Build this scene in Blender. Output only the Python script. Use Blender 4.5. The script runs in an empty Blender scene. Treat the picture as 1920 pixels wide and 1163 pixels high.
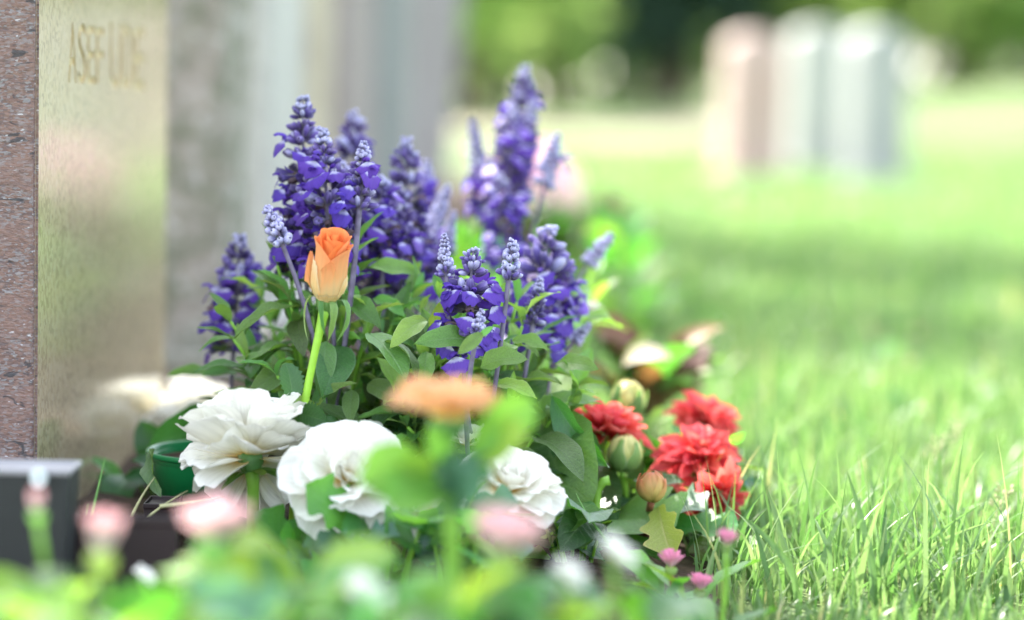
import bpy, bmesh, math, random
import numpy as np
from mathutils import Vector, Matrix

R = math.radians
rng = random.Random(11)
nrng = np.random.default_rng(7)
scene = bpy.context.scene
COL = scene.collection

# ------------------------------------------------------------------ camera, sky, sun, exposure
CAM_H, PITCH, ROLL, LENS, FOCUS = 0.282, R(4.81), R(1.2), 85.0, 1.42
cam_d = bpy.data.cameras.new('camera')
cam_d.lens = LENS; cam_d.sensor_width = 36.0
cam_d.clip_start = 0.02; cam_d.clip_end = 600
cam_d.dof.use_dof = True
cam_d.dof.focus_distance = FOCUS
cam_d.dof.aperture_fstop = 2.7
cam = bpy.data.objects.new('camera', cam_d)
COL.objects.link(cam)
_f = Vector((0, math.cos(PITCH), -math.sin(PITCH)))
_r0 = Vector((1, 0, 0)); _u0 = Vector((0, math.sin(PITCH), math.cos(PITCH)))
_r = _r0 * math.cos(ROLL) + _u0 * math.sin(ROLL)
_u = _u0 * math.cos(ROLL) - _r0 * math.sin(ROLL)
_c = Vector((0, 0, CAM_H))
cam.matrix_world = Matrix(((_r.x, _u.x, -_f.x, _c.x), (_r.y, _u.y, -_f.y, _c.y), (_r.z, _u.z, -_f.z, _c.z), (0, 0, 0, 1)))
scene.camera = cam

SUN_EL, SUN_AZ = R(44), R(-36)          # azimuth measured from +Y towards +X
world = bpy.data.worlds.new('World'); scene.world = world
world.use_nodes = True
wn = world.node_tree
sky = wn.nodes.new('ShaderNodeTexSky'); sky.sky_type = 'NISHITA'; sky.sun_disc = False
sky.sun_elevation = SUN_EL; sky.sun_rotation = SUN_AZ
sky.air_density = 1.0; sky.dust_density = 2.0; sky.ozone_density = 0.6
wn.nodes['Background'].inputs[1].default_value = 0.15
muted_sky = wn.nodes.new('ShaderNodeHueSaturation'); muted_sky.inputs['Saturation'].default_value = 0.45      # whole sky desaturated to take the blue cast out of the shade
wn.links.new(sky.outputs[0], muted_sky.inputs['Color']); wn.links.new(muted_sky.outputs[0], wn.nodes['Background'].inputs[0])
sd = bpy.data.lights.new('sun', 'SUN'); sd.energy = 3.0; sd.angle = R(0.6); sd.color = (1.0, 0.95, 0.86)
sun = bpy.data.objects.new('sun', sd); COL.objects.link(sun)
to_sun = Vector((math.sin(SUN_AZ) * math.cos(SUN_EL), math.cos(SUN_AZ) * math.cos(SUN_EL), math.sin(SUN_EL)))
sun.rotation_euler = to_sun.to_track_quat('Z', 'Y').to_euler()
sun.location = (0, 0, 5)
vs = scene.view_settings
vs.view_transform = 'Standard'; vs.look = 'None'; vs.exposure = 2.68; vs.gamma = 1.0
scene.cycles.max_bounces = 8; scene.cycles.transparent_max_bounces = 6

# ------------------------------------------------------------------ pixel <-> place helpers (photo pixels, 1920 wide)
FP = 1920 * LENS / 36.0
def ray(px, py): return _f + _r * ((px - 960) / FP) + _u * ((581.5 - py) / FP)
def W(px, py, D): return _c + ray(px, py) * D
def onx(px, py, x): v = ray(px, py); return _c + v * (x / v.x)
def mpp(D): return D / FP                      # metres per photo pixel at depth D

def sstep(a, b, x):
    t = min(1, max(0, (x - a) / (b - a))); return t * t * (3 - 2 * t)
def ground(x, y):
    z = 0.30 * sstep(11, 26, y) + sstep(9, 30, y) * max(0, x - 1.6) * 0.10
    return z
def down(p, z=0.0): return Vector((p.x, p.y, ground(p.x, p.y) + z))

# ------------------------------------------------------------------ objects
WM = {}
def link(o, M, parent):
    COL.objects.link(o)
    WM[o.name] = M.copy()
    if parent is not None:
        o.parent = parent
        o.matrix_basis = WM[parent.name].inverted() @ M
    else:
        o.matrix_basis = M
    return o
def add(name, mesh, M=Matrix(), parent=None, label=None, cat=None, group=None, kind=None):
    o = bpy.data.objects.new(name, mesh)
    link(o, M, parent); tag(o, label, cat, group, kind)
    return o
def tag(o, label=None, cat=None, group=None, kind=None):
    if label: o['label'] = label
    if cat: o['category'] = cat
    if group: o['group'] = group
    if kind: o['kind'] = kind
    return o
def thing(name, label, cat, loc, group=None):
    return add(name, None, Matrix.Translation(loc), None, label, cat, group)

def frame(o, d, up, s=1.0, sx=None, sz=None):
    """matrix with local Y along d, local Z near up"""
    y = Vector(d).normalized(); up = Vector(up)
    z = up - y * up.dot(y)
    if z.length < 1e-5: z = Vector((0, 0, 1)) if abs(y.z) < .9 else Vector((1, 0, 0)); z = z - y * z.dot(y)
    z.normalize(); x = y.cross(z)
    sx = s if sx is None else sx; sz = s if sz is None else sz
    return Matrix(((x.x * sx, y.x * s, z.x * sz, o[0]), (x.y * sx, y.y * s, z.y * sz, o[1]), (x.z * sx, y.z * s, z.z * sz, o[2]), (0, 0, 0, 1)))

class MB:
    def __init__(s): s.v = []; s.f = []; s.uv = []; s.m = []
    def add(s, v, f, uv=None, m=0, M=None):
        n = len(s.v)
        if M is not None: v = [tuple(M @ Vector(p)) for p in v]
        s.v += [tuple(p) for p in v]; s.f += [tuple(i + n for i in q) for q in f]
        s.uv += list(uv) if uv else [(0.5, 0.5)] * len(v); s.m += [m] * len(f)
        return s
    def mesh(s, name, mats, smooth=True):
        me = bpy.data.meshes.new(name)
        me.from_pydata(s.v, [], s.f)
        for m in (mats if isinstance(mats, (list, tuple)) else [mats]): me.materials.append(m)
        if any(s.m): me.polygons.foreach_set('material_index', s.m)
        me.polygons.foreach_set('use_smooth', [smooth] * len(s.f))
        uvl = me.uv_layers.new(name='UVMap')
        idx = np.empty(len(me.loops), dtype=np.int32); me.loops.foreach_get('vertex_index', idx)
        uvl.data.foreach_set('uv', np.array(s.uv, dtype=np.float32)[idx].ravel())
        me.update()
        return me

def surf(f, nu, nv):
    v = []; uv = []; fc = []
    for j in range(nv + 1):
        for i in range(nu + 1):
            s = -1 + 2 * i / nu; t = j / nv
            v.append(tuple(f(s, t))); uv.append((i / nu, t))
    for j in range(nv):
        for i in range(nu):
            a = j * (nu + 1) + i
            fc.append((a, a + 1, a + nu + 2, a + nu + 1))
    return v, fc, uv

def tube(path, radii, n=7, cap=True):
    v = []; uv = []; fc = []
    P = [Vector(p) for p in path]
    if not isinstance(radii, (list, tuple)): radii = [radii] * len(P)
    prev = None
    for k, p in enumerate(P):
        t = (P[min(k + 1, len(P) - 1)] - P[max(k - 1, 0)]).normalized()
        if prev is None:
            a = t.cross(Vector((0.31, 0.87, 0.13))).normalized()
        else:
            a = (prev - t * prev.dot(t)).normalized()
        prev = a; b = t.cross(a)
        for i in range(n):
            an = 2 * math.pi * i / n
            v.append(tuple(p + (a * math.cos(an) + b * math.sin(an)) * radii[k])); uv.append((i / n, k / (len(P) - 1)))
    for k in range(len(P) - 1):
        for i in range(n):
            fc.append((k * n + i, k * n + (i + 1) % n, (k + 1) * n + (i + 1) % n, (k + 1) * n + i))
    if cap:
        fc.append(tuple(range(n - 1, -1, -1))); fc.append(tuple((len(P) - 1) * n + i for i in range(n)))
    return v, fc, uv

def bez(a, b, c, n=8):
    a, b, c = Vector(a), Vector(b), Vector(c)
    return [a * (1 - t) ** 2 + b * 2 * t * (1 - t) + c * t * t for t in [i / n for i in range(n + 1)]]

def lathe(prof, n=8):
    """profile of (r, z) about local Z"""
    v = []; uv = []; fc = []
    for k, (r, z) in enumerate(prof):
        for i in range(n):
            an = 2 * math.pi * i / n
            v.append((r * math.cos(an), r * math.sin(an), z)); uv.append((i / n, k / (len(prof) - 1)))
    for k in range(len(prof) - 1):
        for i in range(n):
            fc.append((k * n + i, k * n + (i + 1) % n, (k + 1) * n + (i + 1) % n, (k + 1) * n + i))
    return v, fc, uv

# ------------------------------------------------------------------ materials
class NT:
    def __init__(s, name):
        s.mat = bpy.data.materials.new(name); s.mat.use_nodes = True
        s.t = s.mat.node_tree; s.t.nodes.clear()
        s.out = s.n('ShaderNodeOutputMaterial')
    def n(s, typ, **kw):
        nd = s.t.nodes.new(typ)
        for k, v in kw.items(): setattr(nd, k, v)
        return nd
    def l(s, a, b): s.t.links.new(a, b)
    def val(s, sock, v):
        if isinstance(v, (int, float, tuple, list)): sock.default_value = (*v, 1.0) if isinstance(v, (tuple, list)) and len(v) == 3 and sock.type == 'RGBA' else v
        else: s.l(v, sock)
    def math(s, op, a, b=0.0, c=0.0):
        nd = s.n('ShaderNodeMath', operation=op)
        for i, q in enumerate((a, b, c)): s.val(nd.inputs[i], q)
        return nd.outputs[0]
    def mix(s, fac, a, b, blend='MIX'):
        nd = s.n('ShaderNodeMix', data_type='RGBA', blend_type=blend)
        s.val(nd.inputs['Factor'], fac); s.val(nd.inputs['A'], a); s.val(nd.inputs['B'], b)
        return nd.outputs['Result']
    def noise(s, scale, detail=3, vec=None, rough=0.5, dist=0.0):
        nd = s.n('ShaderNodeTexNoise'); nd.inputs['Scale'].default_value = scale; nd.inputs['Detail'].default_value = detail
        nd.inputs['Roughness'].default_value = rough; nd.inputs['Distortion'].default_value = dist
        if vec is not None: s.l(vec, nd.inputs['Vector'])
        return nd.outputs['Fac']
    def ramp(s, fac, stops, interp='LINEAR'):
        nd = s.n('ShaderNodeValToRGB'); nd.color_ramp.interpolation = interp
        el = nd.color_ramp.elements
        while len(el) > 1: el.remove(el[-1])
        el[0].position = stops[0][0]; el[0].color = (*stops[0][1], 1)
        for p, c in stops[1:]:
            e = el.new(p); e.color = (*c, 1)
        s.l(fac, nd.inputs['Fac'])
        return nd.outputs['Color']
    def mapr(s, v, a, b, c=0.0, d=1.0):
        nd = s.n('ShaderNodeMapRange'); s.val(nd.inputs[0], v)
        for i, q in enumerate((a, b, c, d)): nd.inputs[i + 1].default_value = q
        return nd.outputs[0]
    def hsv(s, col, h=0.5, sat=1.0, v=1.0):
        nd = s.n('ShaderNodeHueSaturation')
        s.val(nd.inputs['Hue'], h); s.val(nd.inputs['Saturation'], sat); s.val(nd.inputs['Value'], v); s.val(nd.inputs['Color'], col)
        return nd.outputs['Color']
    def bump(s, h, strength=0.3, dist=0.001):
        nd = s.n('ShaderNodeBump'); nd.inputs['Strength'].default_value = strength; nd.inputs['Distance'].default_value = dist
        s.l(h, nd.inputs['Height']); return nd.outputs['Normal']
    def bsdf(s, col, rough=0.5, spec=0.5, normal=None, **kw):
        nd = s.n('ShaderNodeBsdfPrincipled')
        s.val(nd.inputs['Base Color'], col); s.val(nd.inputs['Roughness'], rough); s.val(nd.inputs['Specular IOR Level'], spec)
        if normal is not None: s.l(normal, nd.inputs['Normal'])
        for k, v in kw.items(): s.val(nd.inputs[k.replace('_', ' ')], v)
        return nd.outputs[0]
    def done(s, sh): s.l(sh, s.out.inputs['Surface']); return s.mat

def leafmat(name, c, cv, ct, trans=0.35, rough=0.45, var=0.35, vein=1.0, under=None, edge=None, spec=0.45, hvar=0.03):
    m = NT(name)
    uv = m.n('ShaderNodeUVMap').outputs[0]
    sp = m.n('ShaderNodeSeparateXYZ'); m.l(uv, sp.inputs[0])
    d = m.math('ABSOLUTE', m.math('SUBTRACT', sp.outputs[0], 0.5))
    mid = m.mapr(d, 0.0, 0.05, 1.0, 0.0)
    sv = m.math('SINE', m.math('MULTIPLY', m.math('SUBTRACT', sp.outputs[1], m.math('MULTIPLY', d, 0.55)), 52.0))
    side = m.math('MULTIPLY', m.mapr(sv, 0.78, 1.0), 0.5)
    v = m.math('MULTIPLY', m.math('MAXIMUM', mid, side), vein)
    oi = m.n('ShaderNodeObjectInfo').outputs['Random']
    nz = m.noise(60.0, 3, m.n('ShaderNodeTexCoord').outputs['Object'])
    col = m.mix(m.math('MULTIPLY', v, 0.75), c, cv)
    if edge: col = m.mix(m.math('MULTIPLY', m.mapr(d, 0.44, 0.5), 0.8), col, edge)
    if under:
        bf = m.n('ShaderNodeNewGeometry').outputs['Backfacing']
        col = m.mix(m.math('MULTIPLY', bf, 0.8), col, under)
    val = m.math('ADD', m.mapr(oi, 0, 1, 1 - var, 1 + var), m.mapr(nz, 0.3, 0.7, -0.18, 0.18))
    hue = m.mapr(m.math('FRACT', m.math('MULTIPLY', oi, 7.31)), 0, 1, 0.5 - hvar, 0.5 + hvar)
    col = m.hsv(col, hue, 1.0, val)
    nrm = m.bump(m.math('ADD', m.math('MULTIPLY', v, -1.0), m.math('MULTIPLY', nz, 0.6)), 0.5, 0.0007)
    b = m.bsdf(col, rough, spec, nrm)
    tr = m.n('ShaderNodeBsdfTranslucent'); m.l(m.hsv(m.mix(m.math('MULTIPLY', v, 0.3), ct, c), hue, 1.0, val), tr.inputs[0])
    mx = m.n('ShaderNodeMixShader'); mx.inputs[0].default_value = trans
    m.l(b, mx.inputs[1]); m.l(tr.outputs[0], mx.inputs[2])
    return m.done(mx.outputs[0])

def petalmat(name, stops, trans=0.3, rough=0.55, var=0.08, streak=0.12, spec=0.25, tcol=None, edge=None, hvar=0.008, sheen=0.0):
    m = NT(name)
    uv = m.n('ShaderNodeUVMap').outputs[0]
    sp = m.n('ShaderNodeSeparateXYZ'); m.l(uv, sp.inputs[0])
    mp = m.n('ShaderNodeMapping'); mp.inputs['Scale'].default_value = (22, 1.6, 1); m.l(uv, mp.inputs[0])
    oi = m.n('ShaderNodeObjectInfo').outputs['Random']
    wv = m.n('ShaderNodeCombineXYZ'); m.l(m.math('MULTIPLY', oi, 37.0), wv.inputs[2])
    va = m.n('ShaderNodeVectorMath', operation='ADD'); m.l(mp.outputs[0], va.inputs[0]); m.l(wv.outputs[0], va.inputs[1])
    st = m.noise(1.0, 2, va.outputs[0])
    vv = m.math('ADD', sp.outputs[1], m.mapr(st, 0.3, 0.7, -0.05, 0.05))
    col = m.ramp(vv, stops)
    if edge:
        d = m.math('ABSOLUTE', m.math('SUBTRACT', sp.outputs[0], 0.5))
        col = m.mix(m.mapr(d, 0.36, 0.5), col, edge)
    val = m.math('ADD', m.mapr(oi, 0, 1, 1 - var, 1 + var), m.mapr(st, 0.3, 0.7, -streak, streak))
    hue = m.mapr(m.math('FRACT', m.math('MULTIPLY', oi, 5.7)), 0, 1, 0.5 - hvar, 0.5 + hvar)
    col = m.hsv(col, hue, 1.0, val)
    nrm = m.bump(st, 0.25, 0.0008)
    b = m.bsdf(col, rough, spec, nrm, **({'Sheen_Weight': sheen, 'Sheen_Roughness': 0.4} if sheen else {}))
    tr = m.n('ShaderNodeBsdfTranslucent')
    if tcol: tr.inputs[0].default_value = (*tcol, 1)
    else: m.l(col, tr.inputs[0])
    mx = m.n('ShaderNodeMixShader'); mx.inputs[0].default_value = trans
    m.l(b, mx.inputs[1]); m.l(tr.outputs[0], mx.inputs[2])
    return m.done(mx.outputs[0])

def plain(name, col, rough=0.5, spec=0.4, noise=0.2, scale=40, bump=0.2, bdist=0.001, **kw):
    m = NT(name)
    tc = m.n('ShaderNodeTexCoord').outputs['Object']
    nz = m.noise(scale, 4, tc)
    c = m.hsv(col, 0.5, 1.0, m.mapr(nz, 0.3, 0.7, 1 - noise, 1 + noise))
    return m.done(m.bsdf(c, rough, spec, m.bump(nz, bump, bdist), **kw))

def stonemat(name, c1, c2, c3=None, s1=6.0, s2=45.0, rough=0.85, bump=0.6, bdist=0.004, spec=0.3):
    m = NT(name)
    tc = m.n('ShaderNodeTexCoord').outputs['Object']
    big = m.noise(s1, 4, tc, 0.6, 0.4); fine = m.noise(s2, 5, tc, 0.65)
    col = m.mix(m.mapr(big, 0.35, 0.65), c1, c2)
    if c3: col = m.mix(m.mapr(m.noise(s1 * 1.9, 5, tc, 0.65, 0.8), 0.52, 0.68), col, c3)
    col = m.hsv(col, 0.5, 1.0, m.mapr(fine, 0.25, 0.75, 0.72, 1.25))
    h = m.math('ADD', m.math('MULTIPLY', big, 1.2), fine)
    return m.done(m.bsdf(col, rough, spec, m.bump(h, bump, bdist)))

def granite_rough():
    m = NT('rough_pink_granite')
    tc = m.n('ShaderNodeTexCoord').outputs['Object']
    mp = m.n('ShaderNodeMapping'); mp.inputs['Rotation'].default_value = (0, R(35), 0); mp.inputs['Scale'].default_value = (1.0, 1.0, 2.2); m.l(tc, mp.inputs[0])
    v = m.n('ShaderNodeTexVoronoi'); v.inputs['Scale'].default_value = 420; m.l(mp.outputs[0], v.inputs['Vector'])
    g = m.n('ShaderNodeSeparateColor'); m.l(v.outputs['Color'], g.inputs[0])
    n1 = m.noise(26, 4, mp.outputs[0], 0.6, 1.0); n2 = m.noise(150, 4, mp.outputs[0], 0.7)
    col = m.ramp(m.math('ADD', m.math('MULTIPLY', g.outputs[0], 0.5), m.math('MULTIPLY', n2, 0.5)),
                 [(0.25, (0.13, 0.10, 0.10)), (0.42, (0.165, 0.10, 0.085)), (0.55, (0.22, 0.14, 0.115)), (0.72, (0.21, 0.20, 0.21)), (0.9, (0.36, 0.30, 0.28))])
    col = m.mix(m.math('MULTIPLY', m.mapr(n1, 0.42, 0.6), 0.45), col, (0.24, 0.145, 0.12))
    col = m.mix(m.math('MULTIPLY', m.mapr(m.noise(48, 3, mp.outputs[0], 0.5, 1.5), 0.60, 0.66), 0.85), col, (0.045, 0.045, 0.05))
    sp = m.mapr(m.noise(190, 2, mp.outputs[0]), 0.66, 0.72)
    col = m.mix(m.math('MULTIPLY', sp, 0.7), col, (0.55, 0.55, 0.58))
    return m.done(m.bsdf(col, 0.75, 0.4, m.bump(m.math('ADD', n2, n1), 0.7, 0.003)))

def granite_polished():
    m = NT('polished_pink_granite')
    tc = m.n('ShaderNodeTexCoord').outputs['Object']
    v = m.n('ShaderNodeTexVoronoi'); v.inputs['Scale'].default_value = 300; m.l(tc, v.inputs['Vector'])
    g = m.n('ShaderNodeSeparateColor'); m.l(v.outputs['Color'], g.inputs[0])
    n1 = m.noise(40, 4, tc, 0.6)
    col = m.ramp(m.math('ADD', m.math('MULTIPLY', g.outputs[0], 0.5), m.math('MULTIPLY', n1, 0.5)),
                 [(0.2, (0.30, 0.24, 0.16)), (0.45, (0.40, 0.335, 0.215)), (0.6, (0.45, 0.38, 0.245)), (0.85, (0.44, 0.39, 0.28))])
    pit = m.mapr(m.noise(230, 2, tc), 0.66, 0.70)
    rough = m.mapr(g.outputs[1], 0, 1, 0.07, 0.16)
    h = m.math('SUBTRACT', m.math('MULTIPLY', n1, 0.25), pit)
    return m.done(m.bsdf(col, rough, 0.6, m.bump(h, 0.10, 0.0006)))

M_salv_leaf = leafmat('salvia_leaf', (0.095, 0.205, 0.055), (0.17, 0.29, 0.12), (0.24, 0.50, 0.05), 0.36, 0.42, 0.5, 0.9, under=(0.16, 0.25, 0.13), edge=(0.19, 0.30, 0.15), hvar=0.03)
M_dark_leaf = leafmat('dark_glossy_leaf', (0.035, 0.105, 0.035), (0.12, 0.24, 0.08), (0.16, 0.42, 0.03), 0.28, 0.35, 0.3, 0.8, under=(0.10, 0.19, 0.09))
M_lime_leaf = leafmat('lime_leaf', (0.15, 0.31, 0.05), (0.24, 0.40, 0.10), (0.33, 0.62, 0.05), 0.45, 0.45, 0.2, 0.6)
M_bed_leaf = leafmat('bedding_leaf', (0.085, 0.235, 0.05), (0.15, 0.33, 0.09), (0.26, 0.62, 0.04), 0.42, 0.45, 0.4, 0.7, hvar=0.035)
M_blue_leaf = leafmat('blue_green_leaf', (0.07, 0.17, 0.11), (0.15, 0.27, 0.18), (0.15, 0.42, 0.12), 0.3, 0.45, 0.3, 0.8)
M_yell_leaf = leafmat('yellow_green_leaf', (0.24, 0.34, 0.06), (0.45, 0.45, 0.16), (0.42, 0.52, 0.06), 0.4, 0.45, 0.2, 0.9, edge=(0.55, 0.5, 0.15))
M_cream_leaf = leafmat('cream_leaf', (0.45, 0.42, 0.27), (0.4, 0.4, 0.18), (0.45, 0.45, 0.2), 0.3, 0.4, 0.15, 0.6, edge=(0.7, 0.6, 0.5))
M_red_leaf = leafmat('russet_leaf', (0.22, 0.11, 0.06), (0.34, 0.24, 0.10), (0.38, 0.18, 0.05), 0.3, 0.5, 0.3, 0.8)
M_brown_leaf = leafmat('withered_leaf', (0.13, 0.075, 0.045), (0.2, 0.13, 0.08), (0.16, 0.08, 0.04), 0.15, 0.7, 0.4, 0.8)
M_sepal = leafmat('sepal_green', (0.15, 0.29, 0.09), (0.22, 0.36, 0.15), (0.32, 0.55, 0.07), 0.3, 0.5, 0.15, 0.5, under=(0.26, 0.36, 0.20), edge=(0.42, 0.5, 0.36))
M_stem = plain('green_stem', (0.19, 0.40, 0.045), 0.45, 0.4, 0.15, 120)
M_stem_rose = plain('rose_stem', (0.27, 0.52, 0.045), 0.4, 0.45, 0.1, 160, 0.15, 0.0004)
M_stem_p = plain('purple_stem', (0.15, 0.13, 0.20), 0.6, 0.3, 0.3, 200)
M_stem_r = plain('reddish_stem', (0.32, 0.11, 0.07), 0.5, 0.4, 0.2, 100)
M_young = petalmat('salvia_bud_pale', [(0.0, (0.10, 0.09, 0.17)), (0.35, (0.25, 0.24, 0.47)), (0.75, (0.47, 0.46, 0.72)), (1.0, (0.58, 0.58, 0.76))], 0.2, 0.8, 0.12, 0.2, sheen=0.5)
M_mid = petalmat('salvia_bud_violet', [(0.0, (0.07, 0.045, 0.13)), (0.4, (0.085, 0.055, 0.23)), (0.8, (0.16, 0.12, 0.37)), (1.0, (0.30, 0.26, 0.52))], 0.22, 0.75, 0.2, 0.25, sheen=0.45)
M_old = petalmat('salvia_calyx_dark', [(0.0, (0.13, 0.12, 0.13)), (0.3, (0.05, 0.04, 0.10)), (0.7, (0.065, 0.036, 0.20)), (1.0, (0.12, 0.07, 0.31))], 0.2, 0.75, 0.3, 0.3, sheen=0.3)
M_dry = petalmat('salvia_calyx_dry', [(0.0, (0.22, 0.17, 0.13)), (0.6, (0.16, 0.11, 0.12)), (1.0, (0.12, 0.08, 0.10))], 0.15, 0.8, 0.3, 0.3)
M_flor = petalmat('salvia_floret', [(0.0, (0.75, 0.75, 0.92)), (0.20, (0.62, 0.62, 0.92)), (0.34, (0.14, 0.07, 0.48)), (1.0, (0.085, 0.036, 0.345))], 0.35, 0.5, 0.12, 0.15)
M_white = petalmat('white_petal', [(0.0, (0.72, 0.45, 0.05)), (0.15, (0.80, 0.62, 0.22)), (0.33, (0.85, 0.81, 0.62)), (0.55, (0.83, 0.815, 0.73)), (1.0, (0.83, 0.825, 0.77))], 0.27, 0.6, 0.05, 0.09, hvar=0.006)
M_red = petalmat('red_petal', [(0.0, (0.40, 0.015, 0.015)), (0.4, (0.68, 0.06, 0.055)), (1.0, (0.82, 0.16, 0.15))], 0.4, 0.5, 0.12, 0.12)
M_apri = petalmat('apricot_petal', [(0.0, (0.85, 0.70, 0.34)), (0.5, (0.86, 0.60, 0.30)), (1.0, (0.80, 0.44, 0.25))], 0.4, 0.55, 0.1, 0.1)
M_rose_in = petalmat('rose_inner_petal', [(0.0, (0.88, 0.50, 0.16)), (0.5, (0.88, 0.33, 0.10)), (1.0, (0.88, 0.30, 0.10))], 0.3, 0.5, 0.04, 0.05, hvar=0.004)
M_rose_out = petalmat('rose_outer_petal', [(0.0, (0.84, 0.72, 0.40)), (0.25, (0.86, 0.66, 0.33)), (0.55, (0.87, 0.48, 0.20)), (1.0, (0.87, 0.38, 0.16))], 0.32, 0.5, 0.03, 0.06, hvar=0.004)
M_rose_torn = petalmat('rose_torn_petal', [(0.0, (0.84, 0.72, 0.36)), (0.6, (0.88, 0.62, 0.27)), (0.85, (0.86, 0.68, 0.38)), (1.0, (0.85, 0.75, 0.5))], 0.3, 0.5, 0.05, 0.08, hvar=0.006)
M_pink = petalmat('pink_daisy_petal', [(0.0, (0.82, 0.62, 0.66)), (0.5, (0.80, 0.45, 0.56)), (1.0, (0.75, 0.28, 0.45))], 0.35, 0.55, 0.1, 0.1)
M_pinkp = petalmat('pale_pink_petal', [(0.0, (0.82, 0.78, 0.74)), (0.5, (0.82, 0.65, 0.65)), (1.0, (0.78, 0.48, 0.50))], 0.35, 0.55, 0.1, 0.1)
M_hydr = petalmat('hydrangea_petal', [(0.0, (0.84, 0.6, 0.64)), (1.0, (0.82, 0.44, 0.55))], 0.35, 0.55, 0.15, 0.1)
M_wdaisy = petalmat('white_daisy_petal', [(0.0, (0.85, 0.85, 0.75)), (1.0, (0.88, 0.88, 0.86))], 0.35, 0.5, 0.05, 0.05)
M_yellow = plain('yellow_disc', (0.85, 0.55, 0.03), 0.7, 0.2, 0.3, 600, 0.6, 0.001)
M_budg = petalmat('dahlia_bud_green', [(0.0, (0.24, 0.34, 0.08)), (0.5, (0.50, 0.55, 0.18)), (1.0, (0.72, 0.62, 0.28))], 0.3, 0.45, 0.1, 0.12)
M_budr = petalmat('dahlia_bud_russet', [(0.0, (0.30, 0.30, 0.07)), (0.5, (0.60, 0.42, 0.14)), (1.0, (0.52, 0.17, 0.09))], 0.25, 0.45, 0.12, 0.12)
M_pot = plain('green_plastic', (0.004, 0.16, 0.045), 0.32, 0.5, 0.06, 30, 0.05, 0.0005)
M_dpot = plain('charcoal_ceramic', (0.02, 0.024, 0.024), 0.5, 0.4, 0.15, 25)
M_rim = plain('pale_rim', (0.27, 0.27, 0.28), 0.5, 0.4, 0.08, 30)
M_bpot = plain('brown_plastic', (0.022, 0.013, 0.014), 0.45, 0.4, 0.2, 30)
M_emb = plain('pale_emblem', (0.50, 0.55, 0.55), 0.5, 0.4, 0.08, 60)
M_gold = plain('gilt', (0.40, 0.30, 0.14), 0.4, 0.5, 0.2, 200, 0.2, 0.0005)
M_gran = granite_rough(); M_pol = granite_polished()
M_bark = stonemat('bark', (0.10, 0.075, 0.05), (0.06, 0.045, 0.03), None, 4, 20, 0.9, 0.8, 0.03)

# ------------------------------------------------------------------ setting: ground, path, bed, grass
def ground_mat():
    m = NT('lawn_ground')
    tc = m.n('ShaderNodeTexCoord').outputs['Object']
    a = m.noise(0.5, 4, tc); b = m.noise(9, 5, tc, 0.65); c = m.noise(90, 4, tc, 0.7)
    col = m.mix(m.mapr(a, 0.35, 0.65), (0.105, 0.165, 0.058), (0.14, 0.195, 0.078))
    col = m.mix(m.math('MULTIPLY', m.mapr(b, 0.5, 0.7), 0.5), col, (0.23, 0.25, 0.08))
    col = m.hsv(col, 0.5, 1.0, m.mapr(c, 0.3, 0.7, 0.65, 1.35))
    return m.done(m.bsdf(col, 0.9, 0.2, m.bump(c, 0.8, 0.02)))
M_ground = ground_mat()
xs = np.concatenate([np.linspace(-90, -8, 14), np.linspace(-6, 10, 41), np.linspace(12, 90, 14)])
ys = np.concatenate([np.linspace(-4, 1, 6), np.linspace(1.5, 9, 16), np.linspace(10, 36, 40), np.linspace(40, 260, 14)])
gv = [(x, y, ground(x, y)) for y in ys for x in xs]
nx = len(xs)
gf = [(j * nx + i, j * nx + i + 1, (j + 1) * nx + i + 1, (j + 1) * nx + i) for j in range(len(ys) - 1) for i in range(nx - 1)]
add('ground', MB().add(gv, gf).mesh('ground', M_ground), kind='structure')

# gravel path crossing behind the lawn
M_path = plain('gravel_path', (0.25, 0.225, 0.155), 0.9, 0.2, 0.25, 30, 0.5, 0.01)
pv = []; pf = []
for i in range(25):
    x = -6 + i * 0.40; cy = 16.4 + max(0.0, x - 0.7) ** 2 * 2.4
    for y in (cy - 1.0 - 0.3 * max(0, x), cy + 1.1 + 0.4 * max(0, x)): pv.append((x, y, ground(x, y) + 0.006 + 0.012))
for i in range(24): pf.append((2 * i, 2 * i + 2, 2 * i + 3, 2 * i + 1))
add('path', MB().add(pv, pf).mesh('path', M_path), kind='structure')

# soil of the grave bed along the stones
M_soil = plain('soil', (0.055, 0.038, 0.026), 0.95, 0.15, 0.4, 60, 1.0, 0.01)
def soil_f(s, t):
    x = -0.62 + (s + 1) / 2 * (0.70 + 0.05 * math.sin(t * 9)); y = 0.3 + t * 9.0
    e = 1 - max(abs(s) ** 6, abs(2 * t - 1) ** 30)
    return (x, y, 0.004 + 0.016 * e + 0.006 * e * math.sin(x * 57 + y * 31) * math.sin(y * 43 - x * 12))
v, f, uv = surf(soil_f, 30, 180)
add('flower_bed', MB().add(v, f, uv).mesh('flower_bed', M_soil), kind='structure')

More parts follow.
